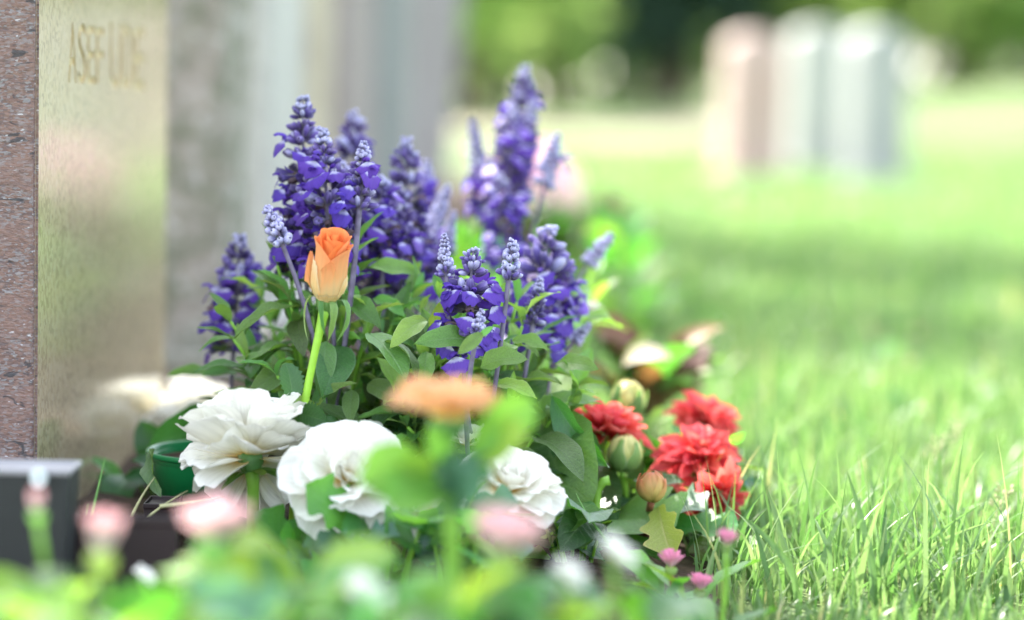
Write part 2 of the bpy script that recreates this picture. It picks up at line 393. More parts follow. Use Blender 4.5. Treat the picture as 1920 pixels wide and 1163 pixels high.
def grass_mat():
    m = NT('grass_blade')
    at = m.n('ShaderNodeAttribute', attribute_name='rnd').outputs['Fac']
    uv = m.n('ShaderNodeUVMap').outputs[0]
    sp = m.n('ShaderNodeSeparateXYZ'); m.l(uv, sp.inputs[0])
    col = m.ramp(at, [(0.0, (0.040, 0.105, 0.030)), (0.5, (0.105, 0.20, 0.065)), (0.85, (0.17, 0.25, 0.10)), (0.95, (0.35, 0.36, 0.14)), (1.0, (0.42, 0.36, 0.2))])
    tcol = m.ramp(at, [(0.0, (0.10, 0.26, 0.045)), (0.5, (0.22, 0.40, 0.10)), (0.85, (0.32, 0.45, 0.15)), (1.0, (0.55, 0.5, 0.2))])
    b = m.bsdf(col, 0.38, 0.45)
    tr = m.n('ShaderNodeBsdfTranslucent'); m.l(tcol, tr.inputs[0])
    mx = m.n('ShaderNodeMixShader'); mx.inputs[0].default_value = 0.42
    m.l(b, mx.inputs[1]); m.l(tr.outputs[0], mx.inputs[2])
    return m.done(mx.outputs[0])
M_grass = grass_mat()
def grass_mesh(name, X, Y, Z, H, Wd, seg, lean=0.5):
    n = len(X)
    az = nrng.uniform(0, 2 * np.pi, n); ln = np.abs(nrng.normal(0, lean, n)) + 0.08
    ln = np.minimum(ln, 1.5)
    dx, dy = np.cos(az), np.sin(az)
    fa = az + np.pi / 2 + nrng.normal(0, 0.5, n); wx, wy = np.cos(fa), np.sin(fa)
    rows = []
    for k in range(seg + 1):
        t = k / seg
        out = H * ln * t ** 1.9 * 0.75; up = H * (t - 0.32 * np.minimum(ln, 1.2) * t ** 2.2)
        w = Wd * (1 - t ** 2.2) * 0.5 * (0.75 + 0.5 * np.sin(np.pi * min(1, t * 1.3)))
        if k == seg: w = Wd * 0.03
        c = np.stack([X + dx * out, Y + dy * out, Z + up], 1); o = np.stack([wx * w, wy * w, np.zeros(n)], 1)
        rows += [c - o, c + o]
    V = np.stack(rows, 1).reshape(-1, 3); m = 2 * (seg + 1)
    base = (np.arange(n) * m)[:, None, None]
    q = np.array([[2 * k, 2 * k + 1, 2 * k + 3, 2 * k + 2] for k in range(seg)])[None]
    F = (base + q).reshape(-1, 4)
    me = bpy.data.meshes.new(name)
    me.vertices.add(len(V)); me.vertices.foreach_set('co', V.ravel().astype(np.float32))
    me.loops.add(F.size); me.loops.foreach_set('vertex_index', F.ravel().astype(np.int32))
    me.polygons.add(len(F)); me.polygons.foreach_set('loop_start', (np.arange(len(F)) * 4).astype(np.int32))
    me.polygons.foreach_set('use_smooth', np.ones(len(F), dtype=bool))
    me.update(calc_edges=True)
    uvl = me.uv_layers.new(name='UVMap'); uvl.data.foreach_set('uv', np.full(F.size * 2, 0.5, dtype=np.float32))
    a = me.attributes.new('rnd', 'FLOAT', 'POINT')
    a.data.foreach_set('value', np.repeat(np.clip(nrng.beta(2, 2.2, n) + (nrng.random(n) < 0.03) * 0.4, 0, 1), m).astype(np.float32))
    me.materials.append(M_grass); me.validate()
    return me
def bed_edge(y): return 0.085 + 0.035 * np.sin(y * 5.3) + np.where(y < 1.36, 0.02, 0) - np.where(y > 2.0, 0.10, 0)
def scatter(x0, x1, y0, y1, dens):
    n = int((x1 - x0) * (y1 - y0) * dens)
    X = nrng.uniform(x0, x1, n); Y = nrng.uniform(y0, y1, n)
    k = (X > bed_edge(Y) + nrng.normal(0, 0.012, n)) & (np.abs(X) < 0.35 + 0.42 * Y)
    return X[k], Y[k]
def gz(X, Y): return np.array([ground(x, y) for x, y in zip(X, Y)])
X, Y = scatter(0.02, 0.90, 1.26, 1.62, 14000)
H = np.clip(nrng.gamma(5, 0.0095, len(X)), 0.02, 0.105)
H = H * np.where(Y < 1.335, 0.45, 1.0)
near1 = grass_mesh('lawn_grass_near', X, Y, X * 0, H, nrng.uniform(0.0014, 0.0034, len(X)), 6, 0.6)
add('grass', near1, label='short sunlit lawn grass beside the flower bed', cat='grass', kind='stuff')
X, Y = scatter(0.02, 0.90, 1.26, 1.75, 12000)
thatch = grass_mesh('lawn_thatch', X, Y, X * 0, nrng.uniform(0.012, 0.03, len(X)), nrng.uniform(0.0012, 0.003, len(X)), 3, 1.0)
add('grass', thatch, label='matted short thatch at the foot of the near lawn grass', cat='grass', kind='stuff')
X, Y = scatter(-0.1, 1.5, 1.62, 2.6, 9000)
near2 = grass_mesh('lawn_grass_mid', X, Y, X * 0, np.clip(nrng.gamma(6, 0.0058, len(X)), 0.015, 0.07), nrng.uniform(0.002, 0.0045, len(X)), 4, 0.55)
add('grass', near2, label='blurred lawn grass just behind the flowers', cat='grass', kind='stuff')
X, Y = scatter(-0.3, 3.0, 2.6, 6.0, 2600)
mid = grass_mesh('lawn_grass_far', X, Y, X * 0, np.clip(nrng.gamma(6, 0.0052, len(X)), 0.012, 0.06), nrng.uniform(0.004, 0.008, len(X)), 3, 0.5)
add('grass', mid, label='blurred lawn grass in the middle distance', cat='grass', kind='stuff')
X, Y = scatter(-1.0, 6.5, 6.0, 15.0, 500)
far = grass_mesh('lawn_grass_distant', X, Y, gz(X, Y), np.clip(nrng.gamma(6, 0.0055, len(X)), 0.012, 0.06), nrng.uniform(0.01, 0.02, len(X)), 2, 0.5)
add('grass', far, label='pale lawn grass around the distant gravestones', cat='grass', kind='stuff')

# ------------------------------------------------------------------ gravestones
def slab_mesh(name, th, wd, ht, mats, arch=0.0, taper=0.0, bev=0.012, rough=0.0, nz=10, ny=8):
    """slab: x from -th..0 (front at x=0), y 0..wd, z 0..ht, slightly uneven faces"""
    bm = bmesh.new()
    nxs = 3
    def pt(i, j, k):
        x = -th + th * i / nxs; yy = j / ny; t = k / nz
        y = wd * (0.5 + (yy - 0.5) * (1 - taper * t))
        top = ht + arch * (1 - (2 * yy - 1) ** 2)
        z = t * top
        r = random.Random(i * 7919 + j * 104729 + k * 1299709)
        e = rough
        return (x + r.uniform(-e, e), y + r.uniform(-e, e), z + (r.uniform(-e, e) if 0 < k else 0))
    V = {}
    for i in range(nxs + 1):
        for j in range(ny + 1):
            for k in range(nz + 1):
                if i in (0, nxs) or j in (0, ny) or k in (0, nz):
                    V[i, j, k] = bm.verts.new(pt(i, j, k))
    def q(*ks):
        f = bm.faces.new([V[k] for k in ks]); f.smooth = True
    for j in range(ny):
        for k in range(nz):
            q((nxs, j, k), (nxs, j + 1, k), (nxs, j + 1, k + 1), (nxs, j, k + 1))
            q((0, j, k), (0, j, k + 1), (0, j + 1, k + 1), (0, j + 1, k))
    for i in range(nxs):
        for k in range(nz):
            q((i, 0, k), (i + 1, 0, k), (i + 1, 0, k + 1), (i, 0, k + 1))
            q((i, ny, k), (i, ny, k + 1), (i + 1, ny, k + 1), (i + 1, ny, k))
        for j in range(ny):
            q((i, j, nz), (i + 1, j, nz), (i + 1, j + 1, nz), (i, j + 1, nz))
            q((i, j, 0), (i, j + 1, 0), (i + 1, j + 1, 0), (i + 1, j, 0))
    bmesh.ops.recalc_face_normals(bm, faces=bm.faces[:])
    sharp = [e for e in bm.edges if len(e.link_faces) == 2 and e.calc_face_angle(0) > R(50)]
    bmesh.ops.bevel(bm, geom=sharp, offset=bev, segments=2, profile=0.6, affect='EDGES')
    me = bpy.data.meshes.new(name); bm.to_mesh(me); bm.free()
    for m in (mats if isinstance(mats, list) else [mats]): me.materials.append(m)
    return me

XF = W(72, 400, FOCUS).x
def foot(wd, th, lab_parent, M, mat):
    me = slab_mesh('plinth', th + 0.08, wd + 0.10, 0.05, mat, 0, 0, 0.008, 0.001, 2, 6)
    return add('plinth', me, M @ Matrix.Translation((0.04, -0.05, -0.01)), lab_parent)

# near stone: rough block with a polished, engraved face
Y0 = 1.415; SW = onx(312, 300, XF).y - Y0; S1H = 0.78
t1 = thing('gravestone', 'pink granite gravestone with polished engraved face at the left edge', 'gravestone', Vector((XF - 0.08, Y0 + SW / 2, 0)), 'gravestones in the row')
M1 = Matrix.Translation((XF - 0.0022, Y0, -0.02))
add('stone_block', slab_mesh('stone_block', 0.17, SW, S1H + 0.02, M_gran, 0.03, 0, 0.002, 0.0006, 26, 14), M1, t1, 'rough hewn pink granite block')
def text_mesh(txt, size, extrude):
    cu = bpy.data.curves.new('t', 'FONT'); cu.body = txt; cu.size = size; cu.extrude = extrude; cu.resolution_u = 4
    o = bpy.data.objects.new('t', cu); COL.objects.link(o)
    bpy.context.view_layer.update()
    me = bpy.data.meshes.new_from_object(o.evaluated_get(bpy.context.evaluated_depsgraph_get()))
    bpy.data.objects.remove(o); return me
def wall_frame(y, z, x): return Matrix(((0, 0, 1, x), (1, 0, 0, y), (0, 1, 0, z), (0, 0, 0, 1)))
pb = bmesh.new(); bmesh.ops.create_cube(pb, size=1.0)
bmesh.ops.scale(pb, vec=(0.012, SW - 0.003, S1H - 0.03), verts=pb.verts[:])
bmesh.ops.bevel(pb, geom=pb.edges[:], offset=0.0015, segments=2, affect='EDGES')
pm = bpy.data.meshes.new('polished_face'); pb.to_mesh(pm); pb.free(); pm.materials.append(M_pol); pm.materials.append(M_gran)
for p in pm.polygons: p.material_index = 0 if p.normal.x > 0.5 else 1
FACE_C = Vector((XF - 0.006, Y0 + SW / 2 + 0.001, (S1H - 0.03) / 2))
face = add('polished_face', pm, Matrix.Translation(FACE_C), t1, 'polished granite face with engraved lettering')
words = [('ASEF', 128, 196, 155), ('UDE', 206, 272, 165)]
cuts = []; letters = []
for txt, xa, xb, yb in words:
    pa = onx(xa, yb, XF); pe = onx(xb, yb, XF)
    adv = (pe.y - pa.y) / len(txt)
    zb = pa.z; hgt = onx(xa, 38, XF).z - zb
    for i, ch in enumerate(txt):
        me = text_mesh(ch, hgt / 0.70, 0.0035)
        co = np.empty(len(me.vertices) * 3); me.vertices.foreach_get('co', co); co = co.reshape(-1, 3)
        w0, w1 = co[:, 0].min(), co[:, 0].max()
        s = adv * 0.86 / (w1 - w0); co[:, 0] = (co[:, 0] - w0) * s; me.vertices.foreach_set('co', co.ravel())
        letters.append((ch, me, wall_frame(pa.y + adv * i, zb, XF)))
# the line above, only its foot shows at the top of the picture
p2 = onx(133, 8, XF)
for i, ch in enumerate('V'):
    me = text_mesh(ch, 0.045 / 0.70, 0.0035)
    co = np.empty(len(me.vertices) * 3); me.vertices.foreach_get('co', co); co = co.reshape(-1, 3)
    co[:, 0] = (co[:, 0] - co[:, 0].min()) * 0.6; me.vertices.foreach_set('co', co.ravel())
    letters.append((ch, me, wall_frame(p2.y - 0.012, p2.z, XF)))
cutter = MB()
for ch, me, M in letters:
    cutter.add([v.co for v in me.vertices], [tuple(p.vertices) for p in me.polygons], None, 0, M)
cme = bpy.data.meshes.new('cut'); cme.from_pydata(cutter.v, [], cutter.f)
bmc = bmesh.new(); bmc.from_mesh(cme); bmesh.ops.remove_doubles(bmc, verts=bmc.verts[:], dist=1e-5); bmesh.ops.recalc_face_normals(bmc, faces=bmc.faces[:]); bmc.to_mesh(cme); bmc.free()
co_ = bpy.data.objects.new('cut', cme); COL.objects.link(co_)
md = face.modifiers.new('engrave', 'BOOLEAN'); md.object = co_; md.operation = 'DIFFERENCE'; md.solver = 'EXACT'
bpy.context.view_layer.update()
new = bpy.data.meshes.new_from_object(face.evaluated_get(bpy.context.evaluated_depsgraph_get()))
face.modifiers.clear()
if len(new.polygons) > 20:
    face.data = new
    if len(new.materials) < 3: new.materials.append(M_gold)
    for p in new.polygons:
        if abs(p.normal.x) < 0.5 and abs(p.center.y) < SW / 2 - 0.01 and abs(p.center.z) < S1H / 2 - 0.03: p.material_index = len(new.materials) - 1
bpy.data.objects.remove(co_)
for ch, me, M in letters:      # gilt floor of each engraved letter
    vv = [(v.co.x, v.co.y, 0.0) for v in me.vertices if v.co.z > 0]
    keep = [i for i, v in enumerate(me.vertices) if v.co.z > 0]; mp_ = {k: i for i, k in enumerate(keep)}
    ff = [tuple(mp_[i] for i in p.vertices) for p in me.polygons if all(i in mp_ for i in p.vertices)]
    add('letter', MB().add(vv, ff).mesh('letter', M_gold, False), M @ Matrix.Translation((0, 0, -0.0011)), face)

# the other stones of the row
M_s2 = stonemat('lichen_stone', (0.31, 0.28, 0.25), (0.12, 0.135, 0.085), (0.46, 0.45, 0.43), 26, 70, 0.9, 0.8, 0.008)
M_s3 = stonemat('pale_grey_stone', (0.38, 0.38, 0.36), (0.34, 0.34, 0.325), None, 4, 80, 0.6, 0.2, 0.002)
M_s4 = stonemat('cream_stone', (0.44, 0.40, 0.29), (0.30, 0.26, 0.20), None, 9, 50, 0.85, 0.5, 0.004)
M_s5 = stonemat('mauve_stone', (0.22, 0.19, 0.18), (0.27, 0.235, 0.22), None, 5, 50, 0.8, 0.4, 0.004)
M_s6 = stonemat('slate_stone', (0.15, 0.165, 0.165), (0.18, 0.195, 0.195), None, 5, 60, 0.7, 0.3, 0.003)
M_s7 = stonemat('grey_mauve_stone', (0.27, 0.255, 0.25), (0.23, 0.21, 0.205), None, 4, 60, 0.8, 0.3, 0.003)
def row_stone(px0, px1, xf, gap, ht, th, mat, label, lean=0.0, arch=0.04, rough=0.002, y0=None):
    y1 = onx(px1, 200, xf).y
    ys0 = (onx(px0, 200, xf).y + gap) if y0 is None else y0
    wd = y1 - ys0
    t = thing('gravestone', label, 'gravestone', Vector((xf - th / 2, ys0 + wd / 2, 0)), 'gravestones in the row')
    M = Matrix.Translation((xf, ys0, -0.03)) @ Matrix.Rotation(lean, 4, 'Y')
    add('headstone', slab_mesh('headstone', th, wd, ht, mat, arch, 0.03, 0.015, rough), M, t)
    foot(wd, th, t, Matrix.Translation((xf - 0.02, ys0, 0)), mat)
    return t
row_stone(312, 470, XF, 0.40, 0.72, 0.16, M_s2, 'rough lichen spotted grey gravestone behind the polished pink one', 0, 0.02, 0.006)
row_stone(470, 572, XF, 0.22, 0.66, 0.15, M_s3, 'smooth pale grey gravestone, third in the row')
row_stone(572, 622, XF, 0.12, 0.60, 0.14, M_s4, 'narrow cream coloured gravestone between pale grey and mauve stones')
row_stone(622, 705, XF, 0.28, 0.95, 0.15, M_s5, 'mauve grey gravestone left of the slate coloured one')
row_stone(705, 765, XF, 0.40, 1.0, 0.15, M_s6, 'dark slate grey gravestone near the far end of the row')
row_stone(765, 836, XF + 0.07, 0, 1.15, 0.20, M_s7, 'leaning grey mauve gravestone at the far end of the row', R(4), 0.04, 0.002, 7.4)

# distant group of stones on the lawn
M_b1 = stonemat('distant_pink_stone', (0.40, 0.29, 0.25), (0.44, 0.34, 0.30), None, 4, 40, 0.7, 0.3, 0.003)
M_b2 = stonemat('distant_pale_stone', (0.36, 0.37, 0.335), (0.32, 0.33, 0.30), None, 4, 40, 0.7, 0.3, 0.003)
M_b3 = stonemat('distant_grey_stone', (0.33, 0.34, 0.315), (0.28, 0.29, 0.275), None, 4, 40, 0.7, 0.3, 0.003)
def far_stone(px, D, wpx, ptop, mat, label, rot, lean=0.0, thpx=40):
    b = W(px, 300, D); b.z = ground(b.x, b.y)
    top = W(px, ptop, D).z - b.z
    wd = wpx * mpp(D)
    t = thing('gravestone', label, 'gravestone', b, 'distant gravestones')
    M = Matrix.Translation(b) @ Matrix.Rotation(rot, 4, 'Z') @ Matrix.Rotation(lean, 4, 'Y') @ Matrix.Translation((0.08, -wd / 2, -0.03))
    add('headstone', slab_mesh('headstone', 0.17, wd, top - 0.085, mat, 0.05, 0.04, 0.02, 0.002), M, t)
    foot(wd, 0.17, t, Matrix.Translation(b) @ Matrix.Rotation(rot, 4, 'Z') @ Matrix.Translation((0.10, -wd / 2, 0)), mat)
far_stone(1408, 10.4, 112, 34, M_b1, 'blurred pinkish gravestone, leftmost of the distant group', R(-72), R(1))
far_stone(1532, 11.6, 116, 24, M_b2, 'blurred pale green grey gravestone in the middle of the distant group', R(-70))
far_stone(1638, 9.9, 106, 22, M_b3, 'blurred grey gravestone, rightmost of the distant group', R(-68))

# ------------------------------------------------------------------ background shrubs and trees
def blades_crown(name, cen, rad, n, size, mat, seed, clumps=14):
    r = np.random.default_rng(seed)
    cc = r.normal(0, 1, (clumps, 3)); cc /= np.linalg.norm(cc, axis=1)[:, None]; cc *= r.uniform(0.35, 0.85, (clumps, 1))
    pick = r.integers(0, clumps, n)
    p = cc[pick] + r.normal(0, 0.20, (n, 3))
    P = np.array(cen) + p * np.array(rad)
    d1 = r.normal(0, 1, (n, 3)); d1 /= np.linalg.norm(d1, axis=1)[:, None]
    d2 = np.cross(d1, r.normal(0, 1, (n, 3))); d2 /= np.linalg.norm(d2, axis=1)[:, None]
    s = size * r.uniform(0.6, 1.4, (n, 1))
    V = np.stack([P - d1 * s, P + d2 * s * 0.45, P + d1 * s, P - d2 * s * 0.45], 1).reshape(-1, 3)
    k = V[:, 2].copy(); V[:, 2] = np.maximum(k, cen[2] - rad[2] * 1.05)
    F = np.arange(4 * n).reshape(-1, 4)
    me = bpy.data.meshes.new(name); me.from_pydata(V.tolist(), [], F.tolist()); me.materials.append(mat)
    return me
def foliage_mat(name, c, ct, trans=0.35):
    m = NT(name)
    tc = m.n('ShaderNodeTexCoord').outputs['Object']
    n = m.noise(2.2, 3, tc); n2 = m.noise(25, 2, tc)
    val = m.math('ADD', m.mapr(n, 0.3, 0.7, 0.7, 1.3), m.mapr(n2, 0.3, 0.7, -0.25, 0.25))
    b = m.bsdf(m.hsv(c, 0.5, 1.0, val), 0.6, 0.3)
    tr = m.n('ShaderNodeBsdfTranslucent'); m.l(m.hsv(ct, 0.5, 1.0, val), tr.inputs[0])
    mx = m.n('ShaderNodeMixShader'); mx.inputs[0].default_value = trans
    m.l(b, mx.inputs[1]); m.l(tr.outputs[0], mx.inputs[2]); return m.done(mx.outputs[0])
M_fl1 = foliage_mat('fresh_foliage', (0.15, 0.25, 0.07), (0.50, 0.66, 0.20), 0.55)
M_fl2 = foliage_mat('mid_foliage', (0.12, 0.20, 0.07), (0.36, 0.50, 0.16), 0.5)
M_fl3 = foliage_mat('yew_foliage', (0.035, 0.075, 0.048), (0.06, 0.12, 0.06), 0.2)
def shrub(px, D, w, h, mat, label, seed, n=5000, size=0.10, name='shrub', cat='shrub', base_h=0.1, trunk_h=0.5):
    b = W(px, 200, D); b = down(b)
    t = thing(name, label, cat, b, 'shrubs and trees behind the lawn')
    cz = b.z + base_h + (h - base_h) / 2
    add('crown', blades_crown('crown', (b.x, b.y, cz), (w / 2, w / 2.4, (h - base_h) / 2), n, size, mat, seed), Matrix(), t)
    mb = MB()
    for k in range(4):
        a = seed + k * 1.7
        e = Vector((b.x + math.cos(a) * w * 0.22, b.y + math.sin(a) * w * 0.2, cz + h * 0.2))
        m0 = Vector((b.x + math.cos(a) * w * 0.05, b.y, b.z + h * 0.3))
        mb.add(*tube(bez(b + Vector((math.cos(a), math.sin(a), 0)) * 0.03 * h - Vector((0, 0, 0.1)), m0, e, 6), [0.028 * h * (1 - 0.12 * i) for i in range(7)], 7))
    add('trunk', mb.mesh('trunk', M_bark), Matrix(), t)
shrub(885, 19.0, 1.7, 3.0, M_fl1, 'mid green shrub right behind the last stone of the row', 1, 3000)
shrub(1040, 21.5, 1.5, 3.0, M_fl1, 'bright yellow green shrub left of the dark yew', 2, 3000)
shrub(1262, 28.0, 2.0, 4.0, M_fl3, 'dark blackish green yew behind the path', 3, 12000, 0.13)
shrub(1480, 33.0, 4.0, 3.6, M_fl2, 'dull green shrub behind the distant gravestones', 4, 9000, 0.13)
shrub(1660, 31.0, 3.6, 3.8, M_fl1, 'green shrub above the rightmost distant gravestone', 5, 9000, 0.13)
shrub(960, 25.0, 2.0, 3.0, M_fl1, 'yellow green shrub filling the gap left of the bright one', 10, 4500, 0.12)
shrub(1800, 27.0, 2.6, 3.2, M_fl1, 'mid green shrub near the right edge of the lawn', 6, 4500, 0.12)
shrub(2010, 26.0, 3.2, 2.6, M_fl1, 'pale bright shrub cut off by the right edge', 7, 8000, 0.12)
shrub(760, 24.0, 3.6, 3.4, M_fl2, 'green shrub behind the row of gravestones', 8, 7000, 0.13)
shrub(1180, 37.0, 4.5, 4.5, M_fl2, 'large dull green shrub far behind the yew', 9, 8000, 0.16)
def tree(x, y, h, w, mat, label, seed, n=14000):
    b = Vector((x, y, ground(x, y)))
    t = thing('tree', label, 'tree', b, 'shrubs and trees behind the lawn')
    mb = MB()
    mb.add(*tube([b + Vector((0.05 * math.sin(i), 0, -0.2 + i * h * 0.11)) for i in range(7)], [0.045 * h * (1 - 0.09 * i) for i in range(7)], 10))
    for k in range(7):
        a = k * 2.4 + seed; s = b + Vector((0, 0, h * (0.36 + 0.04 * k)))
        e = b + Vector((math.cos(a) * w * 0.38, math.sin(a) * w * 0.38, h * (0.62 + 0.05 * k)))
        mb.add(*tube(bez(s, (s + e) / 2 + Vector((0, 0, -h * 0.05)), e, 5), [0.018 * h * (1 - 0.15 * i) for i in range(6)], 6))
    add('trunk', mb.mesh('trunk', M_bark), Matrix(), t)
    add('crown', blades_crown('crown', (b.x, b.y, b.z + h * 0.66), (w / 2, w / 2, h * 0.36), n, 0.20, mat, seed, 22), Matrix(), t)
tree(-1.2, 33, 8, 6.5, M_fl2, 'tall tree standing behind the far end of the row', 21, 7000)
tree(4.2, 40, 9, 7.5, M_fl2, 'tall tree standing behind the distant gravestones', 22)
tree(9.5, 34, 8, 7, M_fl1, 'tall tree at the right end of the lawn', 23)


tree(-3.3, 9.0, 7.6, 2.9, M_fl1, 'unseen tree added behind the row of stones to lay thin shade on the lawn', 24, 380)  # sparse tree out of view, added for the shade band it casts

# ------------------------------------------------------------------ leaf and petal shapes
def prof(a, b):
    tm = a / (a + b); mx = tm ** a * (1 - tm) ** b
    return lambda t: (max(t, 1e-6) ** a) * (max(1 - t, 0) ** b) / mx
def leaf_mesh(name, mat, a=0.6, b=0.9, w=0.17, arch=0.08, fold=0.25, wave=0.0, serr=0, seed=0, nu=4, nv=9, twist=0.0, droop=0.0, lobes=0, stalk=0.0):
    p = prof(a, b); r = random.Random(seed); ph = r.uniform(0, 6)
    def f(s, t):
        tt = max(0.0, (t - stalk) / (1 - stalk)) if stalk else t
        wd = w * p(tt)
        if stalk and t < stalk + 0.02: wd = max(wd, 0.012)
        if serr and abs(s) > 0.95: wd *= 1 + 0.14 * ((int(round(t * nv)) % 2) * 2 - 1)
        if lobes and abs(s) > 0.45: wd *= 1 + 0.28 * math.sin(tt * lobes * math.pi * 2) * abs(s)
        x = s * wd; y = t
        z = arch * 4 * t * (1 - t) + fold * abs(x) + wave * abs(s) * w * math.sin(t * 13 + ph + (1.4 if s > 0 else 0)) - droop * t * t
        if twist: 
            an = twist * t; x, z = x * math.cos(an) - (z - arch * 4 * t * (1 - t)) * math.sin(an), z + x * math.sin(an)
        return (x, y, z)
    return MB().add(*surf(f, nu, nv)).mesh(name, mat)
def leafset(mat, n=5, **kw):
    out = []
    for i in range(n):
        k = dict(kw); r = random.Random(i * 31 + 5)
        k['arch'] = k.get('arch', 0.08) * r.uniform(0.3, 1.8); k['fold'] = k.get('fold', 0.25) * r.uniform(0.3, 1.5)
        k['twist'] = k.get('twist', 0.0) + r.uniform(-0.35, 0.35); k['w'] = k.get('w', 0.17) * r.uniform(0.85, 1.15)
        out.append(leaf_mesh('leaf', mat, seed=i, **k))
    return out
L_salv = leafset(M_salv_leaf, 7, a=0.75, b=0.9, w=0.135, arch=0.09, fold=0.35, wave=0.12, droop=0.1)
M_salv_leaf2 = leafmat('salvia_young_leaf', (0.14, 0.285, 0.065), (0.22, 0.35, 0.13), (0.30, 0.58, 0.06), 0.4, 0.38, 0.4, 0.9, under=(0.20, 0.30, 0.15), edge=(0.24, 0.36, 0.17), hvar=0.03)
L_salv2 = leafset(M_salv_leaf2, 6, a=0.8, b=0.85, w=0.15, arch=0.10, fold=0.45, wave=0.22, droop=0.14)
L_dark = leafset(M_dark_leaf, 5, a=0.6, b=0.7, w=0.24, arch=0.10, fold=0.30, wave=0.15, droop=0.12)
L_rose = leafset(M_dark_leaf, 4, a=0.55, b=0.6, w=0.30, arch=0.05, fold=0.30, serr=1, nv=16)
L_spoon = leafset(M_bed_leaf, 6, a=1.5, b=0.45, w=0.17, arch=0.06, fold=0.2, wave=0.1, droop=0.15)
L_blue = leafset(M_blue_leaf, 4, a=0.6, b=0.6, w=0.26, arch=0.07, fold=0.3, wave=0.2, lobes=3, nv=14)
L_lime = leafset(M_lime_leaf, 4, a=0.8, b=0.5, w=0.27, arch=0.06, fold=0.3, wave=0.1)
L_yell = leafset(M_yell_leaf, 4, a=0.6, b=0.8, w=0.11, arch=0.12, fold=0.3)
L_cream = leafset(M_cream_leaf, 3, a=0.6, b=0.7, w=0.14, arch=0.18, fold=0.3)
L_red = leafset(M_red_leaf, 3, a=0.6, b=0.7, w=0.15, arch=0.12, fold=0.3)
L_brown = leafset(M_brown_leaf, 3, a=0.6, b=0.7, w=0.18, arch=0.12, fold=0.5, wave=0.4)
L_ylobe = leafset(M_yell_leaf, 2, a=0.7, b=0.5, w=0.30, arch=0.05, fold=0.2, lobes=3, nv=16)
L_glob = leafset(M_bed_leaf, 4, a=0.6, b=0.5, w=0.34, arch=0.05, fold=0.2, lobes=3, nv=16, wave=0.1)

def leaf(parent, pool, o, d, up, L, w=1.0, name='leaf'):
    me = rng.choice(pool)
    return add(name, me, frame(o, d, up, L, L * w), parent)
CAMV = lambda p: (_c - p).normalized()
def leafpx(parent, pool, b, t, w=1.0, roll=0.0, upw=0.6, label=None):
    """leaf between two places given as (px, py, depth); its face turned between the viewer and the sky"""
    p0 = W(*b); p1 = W(*t); d = p1 - p0
    up = CAMV(p0) * (1 - upw) + Vector((0, 0, 1)) * upw
    up = Matrix.Rotation(roll, 3, d.normalized()) @ up
    o = leaf(parent, pool, p0, d, up, d.length, w)
    if label: o['label'] = label
    return o

# ------------------------------------------------------------------ salvia
TAU = 2 * math.pi
def bud_geo(L, Rr, n=6):
    return lathe([(Rr * 0.35, 0), (Rr * 0.85, L * 0.25), (Rr, L * 0.55), (Rr * 0.8, L * 0.82), (Rr * 0.3, L)], n)
def zframe(o, d, roll=0.0):
    q = Vector(d).normalized().to_track_quat('Z', 'Y')
    return Matrix.Translation(o) @ q.to_matrix().to_4x4() @ Matrix.Rotation(roll, 4, 'Z')
def whorl_mesh(kind, seed):
    r = random.Random(seed); mb = MB()
    if kind == 'young': n, L, rr, e0, mats = 9, 0.62, 0.27, 28, [M_young]
    elif kind == 'mid': n, L, rr, e0, mats = 13, 0.78, 0.185, 26, [M_mid, M_young]
    else: n, L, rr, e0, mats = 13, 0.66, 0.165, 8, [M_old, M_dry, M_mid, M_flor]
    for i in range(n):
        a = 2 * math.pi * (i + r.uniform(-.3, .3)) / n
        e = R(e0 + r.uniform(-18, 18) + (22 if i % 2 else -6))
        d = Vector((math.cos(a) * math.cos(e), math.sin(a) * math.cos(e), math.sin(e)))
        s = r.uniform(0.8, 1.15)
        o = Vector((math.cos(a) * 0.26, math.sin(a) * 0.26, r.uniform(-0.25, 0.2)))
        m = 0
        if kind == 'old': m = r.choices([0, 1, 2], [0.64, 0.22, 0.14])[0]
        if kind == 'mid': m = r.choices([0, 1], [0.85, 0.15])[0]
        v, f, uv = bud_geo(L * s, rr * s)
        if kind == 'old' and m != 1:      # flared mouth of the calyx tube
            v, f, uv = lathe([(rr * 0.4, 0), (rr * 0.8, L * 0.35), (rr * 0.75, L * 0.6), (rr * 1.25, L * 0.92), (rr * 0.7, L * 0.98), (rr * 0.2, L * 0.8)], 6)
        mb.add(v, f, uv, m, zframe(o, d, r.uniform(0, 6)))
    if kind == 'old':                     # shrivelled and half open petals between the calyces
        for i in range(11):
            a = r.uniform(0, TAU); e = r.uniform(-0.7, 0.5)
            d = Vector((math.cos(a) * math.cos(e), math.sin(a) * math.cos(e), math.sin(e)))
            k1, k2, k3 = r.uniform(0.14, 0.28), r.uniform(-.4, .4), r.uniform(0, 6)
            def scrap(s, t, k1=k1, k2=k2, k3=k3):
                return (s * k1 * (0.35 + t ** 0.7), t, k2 * t * t + 0.10 * math.sin(s * 4 + k3) * t - 0.15 * s * s)
            v, f, uv = surf(scrap, 3, 3)
            mb.add(v, f, [(p, 0.5 + 0.5 * q) for p, q in uv], 3 if r.random() < 0.75 else 2, frame(d * 0.45, d, (r.uniform(-1, 1), r.uniform(-1, 1), r.uniform(0, 1)), r.uniform(0.35, 0.62)))
    return mb.mesh('whorl', mats)
WH = {k: [whorl_mesh(k, i * 13 + len(k)) for i in range(4)] for k in ('young', 'mid', 'old')}
